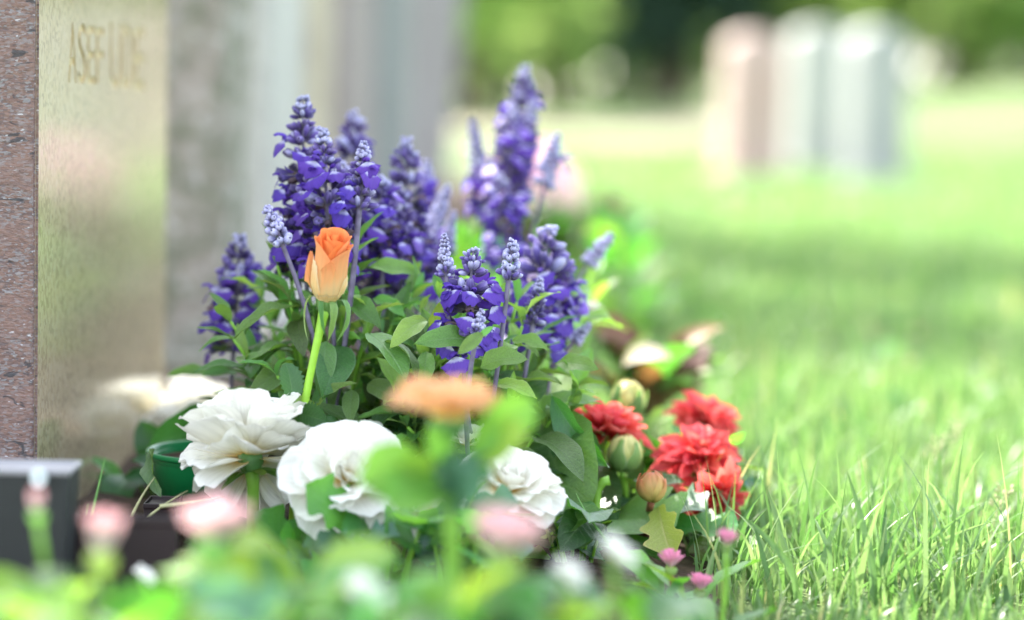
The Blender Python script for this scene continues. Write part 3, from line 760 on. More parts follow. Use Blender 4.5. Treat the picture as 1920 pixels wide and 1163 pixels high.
def floret_mesh(seed):
    """two-lipped floret opening along +Y, up +Z, about 1 unit long"""
    r = random.Random(seed); mb = MB()
    v, f, uv = tube([(0, -0.35, 0), (0, 0.0, 0.06), (0, 0.3, 0.05)], [0.09, 0.13, 0.17], 7, False)
    mb.add(v, f, [(0.5, 0.75)] * len(v))
    def lip(s, t):
        w = 0.66 * min(1.0, t * 1.5) ** 0.75 * (1 - 0.5 * max(0, t - 0.7) * abs(s)) + 0.06
        lob = 1 - 0.20 * (1 - abs(math.cos(s * math.pi * 1.5))) * t ** 2 - 0.30 * s * s * t
        q = t * lob
        return (s * w, 0.26 + 0.50 * q - 0.10 * s * s * t, 0.02 - 0.62 * q - 0.18 * q * q + 0.10 * s * s * t + 0.05 * math.sin(s * 7 + seed) * t)
    v, f, uv = surf(lip, 8, 6); mb.add(v, f, uv)
    def hood(s, t):
        a = s * R(85)
        return (0.17 * math.sin(a) * (1 - 0.35 * t), 0.2 + 0.5 * t, 0.10 + 0.17 * math.cos(a) * (1 - 0.3 * t) + 0.10 * math.sin(t * 2.6))
    v, f, uv = surf(hood, 5, 4); mb.add(v, f, [(u, 0.45 + 0.5 * q) for u, q in uv])
    return mb.mesh('floret', M_flor)
FL = [floret_mesh(i) for i in range(4)]
TAU = 2 * math.pi
def spike(plant, top, bot, D, wpx, kind, nflo=0, base=None, dD=0.0, seed=0, leafy=True):
    """flower spike from bot (lowest whorl) to top, stem carried on down to base"""
    r = random.Random(seed * 17 + 3)
    pt = W(top[0], top[1], D); pb = W(bot[0], bot[1], D + dD)
    ax = pt - pb; Ls = ax.length; axn = ax.normalized()
    base = base or down(Vector((WM[plant.name].translation.x + r.uniform(-.03, .03), WM[plant.name].translation.y + r.uniform(-.03, .03), 0)))
    base = down(base)
    wr = wpx * mpp(D) / 2 * (1.13 if kind == 'full' else 1.06)
    low = bez(base, pb - axn * (pb - base).length * 0.45, pb, 9)
    path = low + [pb + ax * t for t in (0.25, 0.5, 0.75, 0.97)]
    sr = 0.0018 if top == (683, 264) else 0.00145
    rad = [sr] * 10 + [sr * .85, sr * .7, 0.0008, 0.0005]
    st = add('flower_spike', MB().add(*tube(path, rad, 7)).mesh('flower_spike', M_stem_p), Matrix(), plant)
    z = 0.0
    q = axn.to_track_quat('Z', 'Y').to_matrix().to_4x4()
    whs = []
    t = 0.0
    while t < 0.985:
        if kind == 'young': wf = (1 - t) ** 0.55 * 0.9 + 0.16; k = 'young' if t > 0.15 or r.random() < .4 else 'mid'
        elif kind == 'mid': wf = (1 - t) ** 0.6 * 0.9 + 0.14; k = 'mid' if t < 0.65 else 'young'
        else:
            wf = min(1.0, (1 - t) ** 0.75 * 1.35 + 0.14) * r.uniform(0.88, 1.1); k = 'old' if t < 0.5 + r.uniform(-.1, .1) else ('mid' if t < 0.86 else 'young')
        sc = wr * wf
        c = pb + ax * t
        o = add('whorl', r.choice(WH[k]), Matrix.Translation(c) @ q @ Matrix.Rotation(r.uniform(0, 6), 4, 'Z') @ Matrix.Diagonal((sc, sc, sc * (1.0 if k != 'old' else 0.85), 1)), st)
        whs.append((t, c, sc))
        t += max(0.035, sc * (0.62 if kind != 'full' else r.uniform(0.58, 0.78)) / Ls)
    for i in range(nflo):
        t, c, sc = whs[int(r.uniform(0.0, 0.62) * len(whs))]
        a = r.uniform(-2.9, -0.2) if r.random() < 0.85 else r.uniform(0, TAU)      # most of those seen open towards the viewer and to the sides
        d = Vector((math.cos(a), math.sin(a) * 0.9, r.uniform(-0.35, 0.35))).normalized()
        s = r.uniform(0.0095, 0.0145)
        add('floret', r.choice(FL), frame(c + d * sc * 0.72, d, axn + Vector((r.uniform(-.6, .6), r.uniform(-.3, .3), 0)), s, s * r.uniform(0.75, 1.1)), st)
    return st, low

def shoot(plant, base, tip, pairs, L0, pool, seed, stem_mat=M_stem, top_tuft=True):
    """leafy side shoot with opposite pairs of leaves"""
    r = random.Random(seed)
    base, tip = Vector(base), Vector(tip)
    mid = (base + tip) / 2 + Vector((0, 0, (tip - base).length * 0.18)) + Vector((base.x - tip.x, base.y - tip.y, 0)) * 0.15
    path = bez(base, mid, tip, 10)
    add('stem', MB().add(*tube(path, [0.0022 - 0.00012 * i for i in range(11)], 6)).mesh('stem', stem_mat), Matrix(), plant)
    for k in range(pairs):
        u = 0.30 + 0.70 * k / max(1, pairs - 1)
        i = min(9, int(u * 10)); p = path[i].lerp(path[i + 1], u * 10 - i) if i < 10 else path[-1]
        tg = (path[min(10, i + 1)] - path[max(0, i - 1)]).normalized()
        a0 = r.uniform(0, 6.28) if k == 0 else a0 + math.pi / 2 + r.uniform(-.35, .35)
        s1 = tg.cross(Vector((0.3, 0.2, 1))).normalized(); s2 = tg.cross(s1)
        for sg in (0, math.pi):
            if r.random() < 0.06: continue
            a = a0 + sg + r.uniform(-.25, .25)
            rad = s1 * math.cos(a) + s2 * math.sin(a)
            op = r.uniform(0.55, 1.25) if u < 0.95 else r.uniform(0.25, 0.7)
            d = (rad * math.sin(op) + tg * math.cos(op) + Vector((0, 0, -0.10))).normalized()
            L = L0 * r.uniform(0.7, 1.15) * (1.0 if u < 0.8 else 0.7)
            leaf(plant, pool, p, d, tg * 0.7 + Vector((0, 0, 0.6)), L, r.uniform(0.85, 1.15))

def dome_shoots(plant, n, cx, cy, rx, ry, zlo, zhi, L0, pool, seed, pairs=5, front=0.5):
    r = random.Random(seed)
    for i in range(n):
        a = r.uniform(0, TAU) if r.random() > front else r.uniform(-2.8, -0.3)
        q = math.sqrt(r.uniform(0.05, 1))
        tip = Vector((cx + math.cos(a) * rx * q, cy + math.sin(a) * ry * q, zlo + (zhi - zlo) * (1 - 0.75 * q * q) * r.uniform(0.75, 1.05)))
        base = Vector((cx + math.cos(a) * rx * q * 0.25, cy + math.sin(a) * ry * q * 0.25, 0.01))
        shoot(plant, base, tip, pairs, L0 * r.uniform(0.75, 1.2), L_salv2 if pool is L_salv and r.random() < 0.4 else pool, seed * 100 + i)

c1 = down(W(610, 900, 1.54)); c2 = down(W(930, 900, 1.52)); c3 = down(W(950, 800, 1.80)); c0 = down(W(452, 900, 1.60))
sal0 = thing('salvia_plant', 'small salvia with one deep violet spike, leftmost beside the polished stone', 'salvia', c0, 'violet salvias')
sal1 = thing('salvia_plant', 'large violet salvia right behind the orange rosebud', 'salvia', c1, 'violet salvias')
sal2 = thing('salvia_plant', 'violet salvia right of the rosebud with silvery bud spikes and pale leaves', 'salvia', c2, 'violet salvias')
sal3 = thing('salvia_plant', 'tallest blurred salvia at the back with sunlit lavender tips', 'salvia', c3, 'violet salvias')
SP = [
 (sal0, (450, 432), (438, 648), 1.575, 92, 'full', 16),
 (sal1, (567, 172), (572, 470), 1.50, 98, 'full', 14),
 (sal1, (604, 238), (618, 480), 1.475, 96, 'full', 20),
 (sal1, (662, 205), (668, 420), 1.66, 84, 'full', 7),
 (sal1, (683, 264), (674, 384), 1.46, 62, 'mid', 5),
 (sal1, (762, 252), (765, 470), 1.61, 84, 'full', 9),
 (sal1, (712, 330), (716, 500), 1.55, 92, 'full', 9),
 (sal1, (498, 384), (527, 452), 1.45, 52, 'young', 0),
 (sal1, (792, 400), (788, 545), 1.62, 78, 'full', 8),
 (sal1, (722, 440), (722, 560), 1.60, 70, 'full', 5),
 (sal1, (552, 390), (560, 500), 1.52, 80, 'full', 7),
 (sal1, (640, 300), (648, 470), 1.53, 80, 'full', 10),
 (sal1, (748, 345), (752, 520), 1.57, 74, 'full', 8),
 (sal1, (690, 400), (694, 545), 1.58, 74, 'full', 6),
 (sal3, (815, 420), (812, 520), 1.68, 60, 'full', 5),
 (sal2, (1052, 470), (1040, 620), 1.58, 76, 'full', 10),
 (sal2, (985, 480), (978, 640), 1.60, 76, 'full', 8),
 (sal3, (1000, 180), (975, 330), 1.77, 50, 'mid', 4),
 (sal3, (905, 300), (915, 400), 1.76, 60, 'full', 5),
 (sal3, (800, 298), (796, 440), 1.74, 60, 'mid', 4),
 (sal3, (842, 345), (806, 440), 1.69, 44, 'young', 0),
 (sal3, (852, 393), (836, 472), 1.66, 34, 'young', 0),
 (sal2, (833, 438), (836, 514), 1.42, 38, 'young', 0),
 (sal2, (888, 462), (872, 650), 1.425, 92, 'full', 20),
 (sal2, (962, 447), (954, 518), 1.42, 50, 'young', 0),
 (sal2, (1030, 420), (1008, 630), 1.55, 112, 'full', 26),
 (sal2, (1014, 520), (1000, 604), 1.48, 46, 'mid', 0),
 (sal2, (904, 580), (894, 626), 1.385, 34, 'young', 0),
 (sal3, (986, 120), (958, 345), 1.79, 76, 'full', 9),
 (sal3, (962, 195), (948, 400), 1.74, 62, 'full', 9),
 (sal3, (885, 224), (902, 336), 1.80, 46, 'young', 2),
 (sal3, (936, 325), (946, 470), 1.70, 72, 'full', 11),
 (sal3, (1046, 250), (1022, 342), 1.73, 48, 'young', 1),
 (sal2, (1148, 438), (1106, 492), 1.67, 42, 'young', 0),
 (sal2, (1108, 606), (1078, 638), 1.56, 32, 'young', 0),
]
for i, (pl, tp, bt, D, w, kd, nf) in enumerate(SP):
    spike(pl, tp, bt, D, w, kd, nf, seed=i)
dome_shoots(sal0, 5, c0.x + 0.01, c0.y, 0.05, 0.05, 0.05, 0.16, 0.036, L_salv, 40, 5)
dome_shoots(sal1, 30, c1.x, c1.y, 0.105, 0.09, 0.06, 0.20, 0.040, L_salv, 41, 6, 0.65)
dome_shoots(sal2, 27, c2.x - 0.012, c2.y, 0.066, 0.08, 0.06, 0.185, 0.042, L_salv, 42, 6, 0.6)
dome_shoots(sal3, 10, c3.x, c3.y, 0.08, 0.07, 0.10, 0.20, 0.045, L_salv, 43, 6)

# leaves that stand out one by one
for pl, b, t, w, ro, upw in [
 (sal1, (690, 500, 1.50), (790, 505, 1.50), 1.2, 0.2, 0.6), (sal1, (690, 625, 1.44), (770, 700, 1.40), 1.5, -0.3, 0.5),
 (sal1, (720, 640, 1.43), (790, 710, 1.41), 1.4, -0.9, 0.4), (sal1, (560, 575, 1.47), (435, 618, 1.45), 1.2, 0.3, 0.6),
 (sal1, (612, 640, 1.46), (604, 738, 1.44), 1.5, 0.1, 0.15), (sal1, (640, 650, 1.47), (612, 740, 1.43), 1.6, 0.1, 0.2),
 (sal1, (545, 560, 1.49), (490, 500, 1.49), 1.1, 0.4, 0.5), (sal1, (640, 560, 1.48), (716, 608, 1.46), 1.2, 0.3, 0.6),
 (sal1, (660, 730, 1.45), (655, 790, 1.43), 1.4, 0.1, 0.2), (sal1, (690, 720, 1.47), (755, 755, 1.45), 1.5, 0.3, 0.5),
 (sal1, (530, 690, 1.47), (470, 740, 1.45), 1.5, -0.2, 0.3), (sal1, (560, 600, 1.48), (570, 660, 1.45), 1.5, 0.3, 0.3),
 (sal1, (700, 560, 1.5), (760, 585, 1.48), 1.2, 0.2, 0.6), (sal1, (520, 640, 1.5), (470, 680, 1.47), 1.3, 0.2, 0.5),
 (sal2, (888, 640, 1.42), (782, 636, 1.40), 1.5, -0.3, 0.5), (sal2, (900, 690, 1.40), (985, 665, 1.39), 1.5, 0.4, 0.6),
 (sal2, (905, 690, 1.42), (970, 640, 1.43), 1.2, 0.1, 0.6), (sal2, (905, 625, 1.38), (862, 662, 1.37), 1.4, 0.0, 0.3),
 (sal2, (898, 632, 1.38), (925, 612, 1.38), 1.2, 0.3, 0.5), (sal2, (808, 615, 1.44), (840, 560, 1.43), 1.5, 1.0, 0.5),
 (sal2, (800, 600, 1.43), (735, 645, 1.41), 1.2, -0.2, 0.6), (sal2, (960, 640, 1.46), (1030, 650, 1.45), 1.3, 0.2, 0.6),
 (sal2, (935, 580, 1.44), (948, 530, 1.43), 1.6, 0.2, 0.3), (sal2, (1040, 680, 1.48), (1115, 685, 1.46), 1.4, 0.2, 0.6),
 (sal2, (930, 720, 1.44), (1005, 735, 1.42), 1.2, 0.2, 0.6), (sal2, (800, 660, 1.44), (795, 720, 1.42), 1.4, 0, 0.3),
 (sal2, (1090, 600, 1.60), (1170, 605, 1.62), 1.2, 0.1, 0.6), (sal2, (1060, 560, 1.60), (1110, 530, 1.62), 1.4, 0.1, 0.5),
 (sal0, (440, 660, 1.57), (385, 650, 1.57), 1.5, 0.2, 0.4), (sal0, (445, 700, 1.56), (380, 700, 1.54), 1.3, 0.1, 0.4), (sal0, (400, 705, 1.55), (310, 700, 1.56), 1.0, 0.0, 0.6)]:
    leafpx(pl, L_salv2 if (pl is sal2 or b[1] < 600) else L_salv, b, t, w, ro, upw)

# ------------------------------------------------------------------ orange rosebud
rose_c = W(612, 565, 1.40)                     # where the bud sits on its stem
rbase = down(W(545, 1000, 1.44))
rose = thing('rose', 'single orange rosebud on a bright green stem in front of the violet spikes', 'rose', rbase)
rst = bez(rbase, W(560, 800, 1.40), rose_c, 12)
rst = [rbase] + bez(W(556, 850, 1.41), W(572, 735, 1.40), rose_c, 10)
add('stem', MB().add(*tube(rst, [0.0028] + [0.0025] * 5 + [0.0024, 0.0023, 0.0023, 0.0025, 0.0030, 0.0038], 10)).mesh('stem', M_stem_rose), Matrix(), rose)
rax = Vector((0.12, -0.30, 1.0)).normalized()
RM = zframe(rose_c, rax)
RM = Matrix.Translation(rose_c) @ rax.to_track_quat('Z', 'Y').to_matrix().to_4x4()
# local frame: make local -Y face the viewer
xl = Vector((1, 0, 0)); xl = (xl - rax * xl.dot(rax)).normalized(); yl = rax.cross(xl)
RM = Matrix(((xl.x, yl.x, rax.x, rose_c.x), (xl.y, yl.y, rax.y, rose_c.y), (xl.z, yl.z, rax.z, rose_c.z), (0, 0, 0, 1)))
RH = 0.0455
def body(t):          # silhouette of the closed bud, t over its height
    return 0.0114 * (0.40 + 0.60 * math.sin(min(1.0, t / 0.33) * math.pi / 2) ** 0.75) * (1 - 0.26 * max(0, t - 0.45) ** 1.3 * 2.0)
def rpetal(phi0, dphi, k, h, flare, spiral, cut, mat, z0=0.0, roll=0.0, ragged=0.0, nu=14, nv=12, tb=None, seed=0):
    r = random.Random(seed); ph = [r.uniform(0, 6) for _ in range(3)]
    def f(s, t):
        edge = 1 - cut * abs(s) ** 2.6 - ragged * (0.5 + 0.5 * math.sin(s * 9 + ph[0])) * 0.5 - ragged * 0.3 * math.sin(s * 17 + ph[1])
        hh = h * max(0.15, edge)
        z = z0 + hh * t
        tt = z / RH
        rr = body(max(0, min(1.05, tt))) * k * (1 + spiral * s)
        rr += flare * (t ** 5) * 0.004 - 0.0
        rr += roll * 0.005 * max(0, t - 0.8) / 0.2 * t
        zz = z - roll * 0.006 * (max(0, t - 0.82) / 0.18) ** 2
        a = phi0 + s * dphi
        return (rr * math.sin(a), -rr * math.cos(a), zz)
    v, fc, uv = surf(f, nu, nv)
    me = MB().add(v, fc, uv).mesh('petal', mat)
    return me
RM = RM @ Matrix.Scale(0.92, 4)
RP = [  # phi0 (0 faces the viewer), half-angle, radius factor, height, flare, spiral, cut
 (0.3, 1.9, 0.20, 0.0455, 0.1, 0.45, 0.06, M_rose_in), (2.4, 1.7, 0.30, 0.0460, 0.2, 0.35, 0.08, M_rose_in), (-1.6, 1.6, 0.40, 0.0462, 0.3, 0.30, 0.10, M_rose_in),
 (0.2, 1.3, 0.50, 0.0432, 0.5, 0.25, 0.14, M_rose_in), (-0.75, 1.25, 0.60, 0.0425, 0.5, 0.18, 0.20, M_rose_in), (0.85, 1.15, 0.68, 0.0418, 0.5, -0.15, 0.24, M_rose_in), (2.6, 1.5, 0.62, 0.0475, 0.5, 0.15, 0.12, M_rose_in), (-1.9, 1.3, 0.70, 0.0470, 0.6, 0.15, 0.16, M_rose_in), (1.5, 1.2, 0.76, 0.0462, 0.9, 0.12, 0.18, M_rose_out),
 (2.9, 1.5, 0.86, 0.0475, 0.5, 0.06, 0.16, M_rose_out), (-1.35, 1.62, 0.93, 0.0435, 0.7, 0.05, 0.34, M_rose_out), (1.30, 1.66, 0.975, 0.0410, 0.7, -0.05, 0.34, M_rose_out)]
for i, (p0, dp, k, h, fl, spi, cut, mt) in enumerate(RP):
    add('petal', rpetal(p0, dp, k, h, fl, spi, cut, mt, roll=0.0 if i < 8 else 0.22, seed=i), RM, rose)
add('petal', rpetal(-1.25, 0.85, 1.012, 0.0300, 0.0, 0.0, 0.62, M_rose_torn, 0.0, 0.06, 0.10, seed=31), RM, rose, 'torn cream stump of an outer petal')
add('petal', rpetal(0.15, 0.85, 1.03, 0.0098, 0.0, 0.0, 0.30, M_rose_torn, 0.0, 0.12, 0.25, seed=32), RM, rose, 'torn cream stump of an outer petal')
add('petal', rpetal(1.15, 0.45, 1.02, 0.0215, 0.0, 0.0, 0.60, M_rose_torn, 0.0, 0.10, 0.16, seed=33), RM, rose, 'torn cream stump of an outer petal')
add('petal', rpetal(-1.9, 0.5, 1.04, 0.0315, 0.7, 0.02, 0.55, M_rose_out, 0.0, 0.1, 0.05, seed=34), RM, rose)
add('hip', MB().add(*lathe([(0.0042, -0.008), (0.0058, -0.004), (0.0068, 0.0), (0.0066, 0.004), (0.003, 0.006)], 12)).mesh('hip', M_sepal), RM, rose)
def sepal_mesh(seed, curl=1.0):
    r = random.Random(seed); tw = r.uniform(-.6, .6); k = r.uniform(0.8, 1.2) * curl
    pts = []
    def f(s, t):
        w = 0.135 * (t + 0.12) ** 0.4 * (1 - t) ** 0.85 * (1 + 0.12 * math.sin(t * 16 + seed))
        a = R(15) + t ** 0.8 * R(150) * k
        # path: out, over and down
        y = 0.30 * math.sin(min(a, R(90))) + 0.10 * math.sin(t * 3) ; z = 0.10 * math.sin(min(1, t * 4) * math.pi / 2) - 0.95 * max(0, t - 0.15) * k
        return (s * w * math.cos(tw * t) , y + s * w * math.sin(tw * t) + 0.25 * s * s * w * 2, z)
    return MB().add(*surf(f, 4, 12)).mesh('sepal', M_sepal)
for i, (a, L, c) in enumerate([(-1.35, 0.030, 1.0), (-0.35, 0.020, 1.15), (0.45, 0.031, 1.0), (1.15, 0.037, 1.05), (3.0, 0.03, 1.0)]):
    d = xl * math.sin(a) - yl * math.cos(a)
    add('sepal', sepal_mesh(i + 1, c), frame(rose_c + rax * 0.001, d, Vector((0, 0, 1)), L), rose)
for b, t, w, ro, upw in [((548, 752, 1.40), (536, 680, 1.405), 0.95, 0.5, 0.05), ((560, 775, 1.40), (612, 790, 1.385), 1.3, 0.2, 0.25), ((556, 790, 1.40), (545, 752, 1.395), 1.1, -0.6, 0.2)]:
    leafpx(rose, L_rose, b, t, w, ro, upw, 'serrated rose leaf')

# ------------------------------------------------------------------ dahlias
def petal_mesh(mat, a=1.1, b=0.38, w=0.30, cup=0.5, bend=-0.12, tipn=0.0, seed=0, nu=6, nv=8, ruffle=0.06):
    p = prof(a, b); r = random.Random(seed); ph = r.uniform(0, 6); tw = r.uniform(-.25, .25)
    def f(s, t):
        wd = w * p(min(t, 0.985)) + 0.02 * (1 - t)
        x = s * wd
        y = t - tipn * s * s * t ** 4 * 0.12
        z = cup * x * x / max(w, 0.01) + bend * t * t + ruffle * math.sin(s * 5 + ph + t * 4) * t ** 3 + tw * x * t
        return (x, y, z)
    return MB().add(*surf(f, nu, nv)).mesh('petal', mat)
P_white = [petal_mesh(M_white, 1.0, 0.26, 0.38, 0.40, -0.05 + 0.10 * (i % 3 - 1), 0.3, i, 8, 9, 0.03) for i in range(8)]
P_red = [petal_mesh(M_red, 0.8, 0.55, 0.20, 0.9, -0.10 + 0.1 * (i % 3 - 1), 0, i, 5, 7, 0.04) for i in range(6)]
P_apri = [petal_mesh(M_apri, 1.1, 0.4, 0.30, 0.6, -0.05, 0.3, i, 6, 7, 0.06) for i in range(4)]
P_pink = [petal_mesh(M_pink, 0.7, 0.4, 0.10, 0.8, 0.08, 0, i, 4, 5, 0.02) for i in range(3)]
P_pinkp = [petal_mesh(M_pinkp, 1.0, 0.4, 0.24, 0.7, 0.08, 0.2, i, 5, 6, 0.05) for i in range(4)]
P_wd = [petal_mesh(M_wdaisy, 0.8, 0.4, 0.22, 0.6, 0.0, 0, i, 4, 5, 0.03) for i in range(3)]

def blossom(parent, pool, cen, axis, Rr, layers, seed, core=None, core_r=0.12, jit=0.12, name='petal', skip=None):
    r = random.Random(seed)
    ax = Vector(axis).normalized()
    u = ax.cross(Vector((0.21, 0.93, 0.3))).normalized(); w = ax.cross(u)
    for li, (n, th, L) in enumerate(layers):
        off = r.uniform(0, 6)
        for i in range(n):
            a = off + TAU * (i + r.uniform(-.28, .28)) / n
            rad = u * math.cos(a) + w * math.sin(a)
            tt = R(th) + r.uniform(-jit, jit)
            d = ax * math.cos(tt) + rad * math.sin(tt)
            nrm = ax * math.sin(tt) - rad * math.cos(tt)
            if skip and skip(d): continue
            nrm = Matrix.Rotation(r.uniform(-.3, .3), 3, d) @ nrm
            ln = Rr * L * r.uniform(0.88, 1.1)
            add(name, r.choice(pool), frame(cen + rad * Rr * 0.05 + ax * Rr * 0.10 * math.cos(tt), d, nrm, ln, ln * r.uniform(0.9, 1.12)), parent)
LAY = [(5, 12, 0.52), (6, 30, 0.70), (8, 48, 0.86), (8, 66, 0.98), (9, 82, 1.02), (6, 98, 1.0)]
def white_dahlia(px, py, D, rpx, axis, label, seed, layers=LAY, foot_px=None, stem_r=0.0033, sepals=True, stem_mid=None):
    cen = W(px, py, D); Rr = rpx * mpp(D)
    ax = Vector(axis).normalized()
    base = down(W(*(foot_px or (px, 1090, D))))
    t = thing('white_dahlia', label, 'dahlia', base, 'white dahlias')
    sm = cen - ax * Rr * 0.35
    path = bez(base, W(*stem_mid) if stem_mid else (base + sm) / 2 + Vector((0, 0, 0.01)), sm, 8) + [cen - ax * Rr * 0.12]
    add('stem', MB().add(*tube(path, [stem_r] * 8 + [stem_r * 1.1, stem_r * 1.4], 8)).mesh('stem', M_stem), Matrix(), t)
    add('receptacle', MB().add(*lathe([(0.001, -0.30 * Rr), (0.12 * Rr, -0.24 * Rr), (0.2 * Rr, -0.1 * Rr), (0.17 * Rr, 0.05 * Rr), (0.001, 0.12 * Rr)], 10)).mesh('receptacle', M_sepal), zframe(cen, ax), t)
    blossom(t, P_white, cen, ax, Rr, layers, seed, jit=0.17)
    if sepals:
        r = random.Random(seed + 5)
        u = ax.cross(Vector((0.2, 0.9, 0.3))).normalized(); w = ax.cross(u)
        for i in range(6):
            a = TAU * i / 6 + r.uniform(-.2, .2); rad = u * math.cos(a) + w * math.sin(a)
            d = rad * 0.9 - ax * 0.35
            leaf(t, L_sep, cen - ax * Rr * 0.22 + rad * Rr * 0.1, d, ax, Rr * r.uniform(0.38, 0.5), r.uniform(1.1, 1.6), 'sepal')
    return t
L_sep = leafset(leafmat('dahlia_bract', (0.13, 0.28, 0.05), (0.2, 0.36, 0.1), (0.3, 0.6, 0.05), 0.3, 0.4, 0.15, 0.5), 3, a=0.7, b=0.6, w=0.2, arch=0.05, fold=0.3)
wd1 = white_dahlia(468, 856, 1.385, 128, (-0.18, 0.26, 0.95), 'large white dahlia seen from the side in front of the green pot', 3,
    [(5, 10, 0.74), (7, 27, 0.88), (8, 44, 1.0), (9, 60, 1.06), (9, 76, 1.06), (8, 92, 1.0), (5, 106, 0.9)], (470, 1080, 1.40), 0.0036, True, (476, 960, 1.385))
# petals that droop behind the stem of the large white dahlia
wc = W(472, 866, 1.400)
for i, (a, L) in enumerate([(-0.95, 0.034), (-0.45, 0.036), (0.05, 0.036), (0.5, 0.034), (0.95, 0.032)]):
    d = Vector((math.sin(a), 0.25, -math.cos(a)))
    add('petal', P_white[(i * 3) % 8], frame(wc, d, Vector((0, -1, 0.2)), L, L * 1.3), wd1)
wd2 = white_dahlia(668, 850, 1.46, 80, (0.05, -0.2, 1.0), 'half hidden white dahlia just above the round creamy one', 8, LAY[:5], (660, 1060, 1.47))
wd3 = white_dahlia(650, 905, 1.345, 112, (0.12, -0.75, 0.62), 'round creamy white dahlia turned to the viewer, partly behind blurred lime leaves', 11, LAY, (650, 1140, 1.37))
wd4 = white_dahlia(950, 925, 1.36, 104, (0.25, -0.45, 0.85), 'white dahlia with yellow centre above the blurred pink flower', 14, LAY, (930, 1130, 1.38))
wd5 = white_dahlia(872, 838, 1.44, 50, (0.0, -0.1, 1.0), 'small white dahlia below the blurred apricot flower', 17, LAY[:4], (870, 1060, 1.45))
wd6 = white_dahlia(800, 970, 1.36, 52, (-0.3, -0.5, 0.6), 'small white dahlia low down between the two creamy ones', 20, [(6, 20, 0.7), (8, 55, 0.9), (9, 85, 1.0)], (805, 1130, 1.37))
wd7 = white_dahlia(362, 765, 1.96, 70, (0.1, -0.1, 1.0), 'sunlit blurred white dahlia between polished stone and salvia', 23, LAY[:5], (362, 930, 1.97))
wd8 = white_dahlia(330, 800, 1.84, 62, (-0.2, -0.1, 1.0), 'blurred white dahlia close against the polished stone', 26, LAY[:5], (330, 950, 1.85))
wd9 = white_dahlia(1104, 585, 1.72, 26, (0.2, 0, 1.0), 'small glaring white blossom at the right side of the salvias', 29, LAY[2:5], (1080, 900, 1.7), 0.002, False)

# red dahlia plant
rc = down(W(1210, 1000, 1.56))
red = thing('red_dahlia_plant', 'red dahlia plant with three blooms and three buds right of the white flowers', 'dahlia', rc)
def red_bloom(px, py, D, rpx, axis, seed, layers, lab):
    cen = W(px, py, D); Rr = rpx * mpp(D); ax = Vector(axis).normalized()
    st = add('bloom', MB().add(*tube(bez(rc + Vector(((cen.x - rc.x) * 0.4, 0, 0)), (rc + cen) / 2 + Vector(((cen.x - rc.x) * 0.3, 0, 0)), cen - ax * Rr * 0.3, 8) + [cen], [0.0025] * 9 + [0.006], 7)).mesh('bloom', M_stem), Matrix(), red, lab)
    blossom(st, P_red, cen, ax, Rr, layers, seed)
LR = [(6, 12, 0.5), (9, 30, 0.68), (11, 50, 0.85), (12, 70, 0.95), (12, 90, 1.0)]
red_bloom(1132, 815, 1.55, 88, (0.15, -0.15, 1.0), 51, LR, 'red bloom shaded by a dark leaf')
red_bloom(1318, 795, 1.66, 72, (0.35, -0.35, 0.9), 52, LR, 'upper pinkish red bloom')
red_bloom(1312, 868, 1.56, 82, (0.05, -0.5, 0.75), 53, LR, 'lower right red bloom')
red_bloom(1335, 925, 1.535, 72, (0.35, -0.55, -0.5), 54, LR[1:], 'drooping underside of the lower right red bloom')
def dbud(px, py, D, rpx, ax, mat, seed, stem_to=None, sm=M_stem, parent=None):
    cen = W(px, py, D); Rr = rpx * mpp(D); ax = Vector(ax).normalized()
    b = stem_to or rc + Vector(((cen.x - rc.x) * 0.5, 0, 0))
    st = add('bud', MB().add(*tube(bez(b, (b + cen) / 2 + Vector(((cen.x - b.x) * 0.3, -0.005, 0)), cen - ax * Rr, 8), 0.0024, 7)).mesh('bud', sm), Matrix(), parent or red)
    add('core', MB().add(*lathe([(0.02 * Rr, -Rr), (0.6 * Rr, -0.85 * Rr), (0.92 * Rr, -0.2 * Rr), (0.85 * Rr, 0.4 * Rr), (0.4 * Rr, 0.9 * Rr), (0.02 * Rr, Rr)], 12)).mesh('core', mat), zframe(cen, ax), st)
    q = zframe(cen, ax)
    rr_ = random.Random(seed)
    for i in range(11):
        outer = i < 5
        a = TAU * i / (5 if outer else 6) + seed + rr_.uniform(-.15, .15); hi = R(rr_.uniform(112, 140) if outer else rr_.uniform(150, 168)); tw_ = rr_.uniform(-.5, .5); lift = rr_.uniform(0.05, 0.16) if outer else 0.02; kk = 1.07 if outer else 1.0 + 0.02 * (i % 2)
        def f(s, t, a=a, hi=hi, tw_=tw_, lift=lift, kk=kk):
            th = R(-85) + t * hi
            w = 0.62 * math.sin(min(1, t * 1.1 + 0.12) * math.pi * 0.93) ** 0.8
            aa = a + s * w + tw_ * t
            k = kk * Rr * (1 + lift * t ** 3 - 0.05 * s * s)
            return (k * math.cos(th) * math.cos(aa), k * math.cos(th) * math.sin(aa), k * 1.08 * math.sin(th) + 0.04 * Rr * math.sin(aa * 2))
        add('scale' if outer else 'petal', MB().add(*surf(f, 4, 8)).mesh('petal', M_sepal if outer and mat is not M_budr else mat), q, st)
dbud(1178, 748, 1.60, 33, (0.05, 0, 1), M_budg, 1)
dbud(1172, 850, 1.52, 33, (0.1, -0.1, 1), M_budg, 2)
dbud(1222, 912, 1.47, 27, (0.0, -0.1, 1), M_budr, 3, None, M_stem_r)
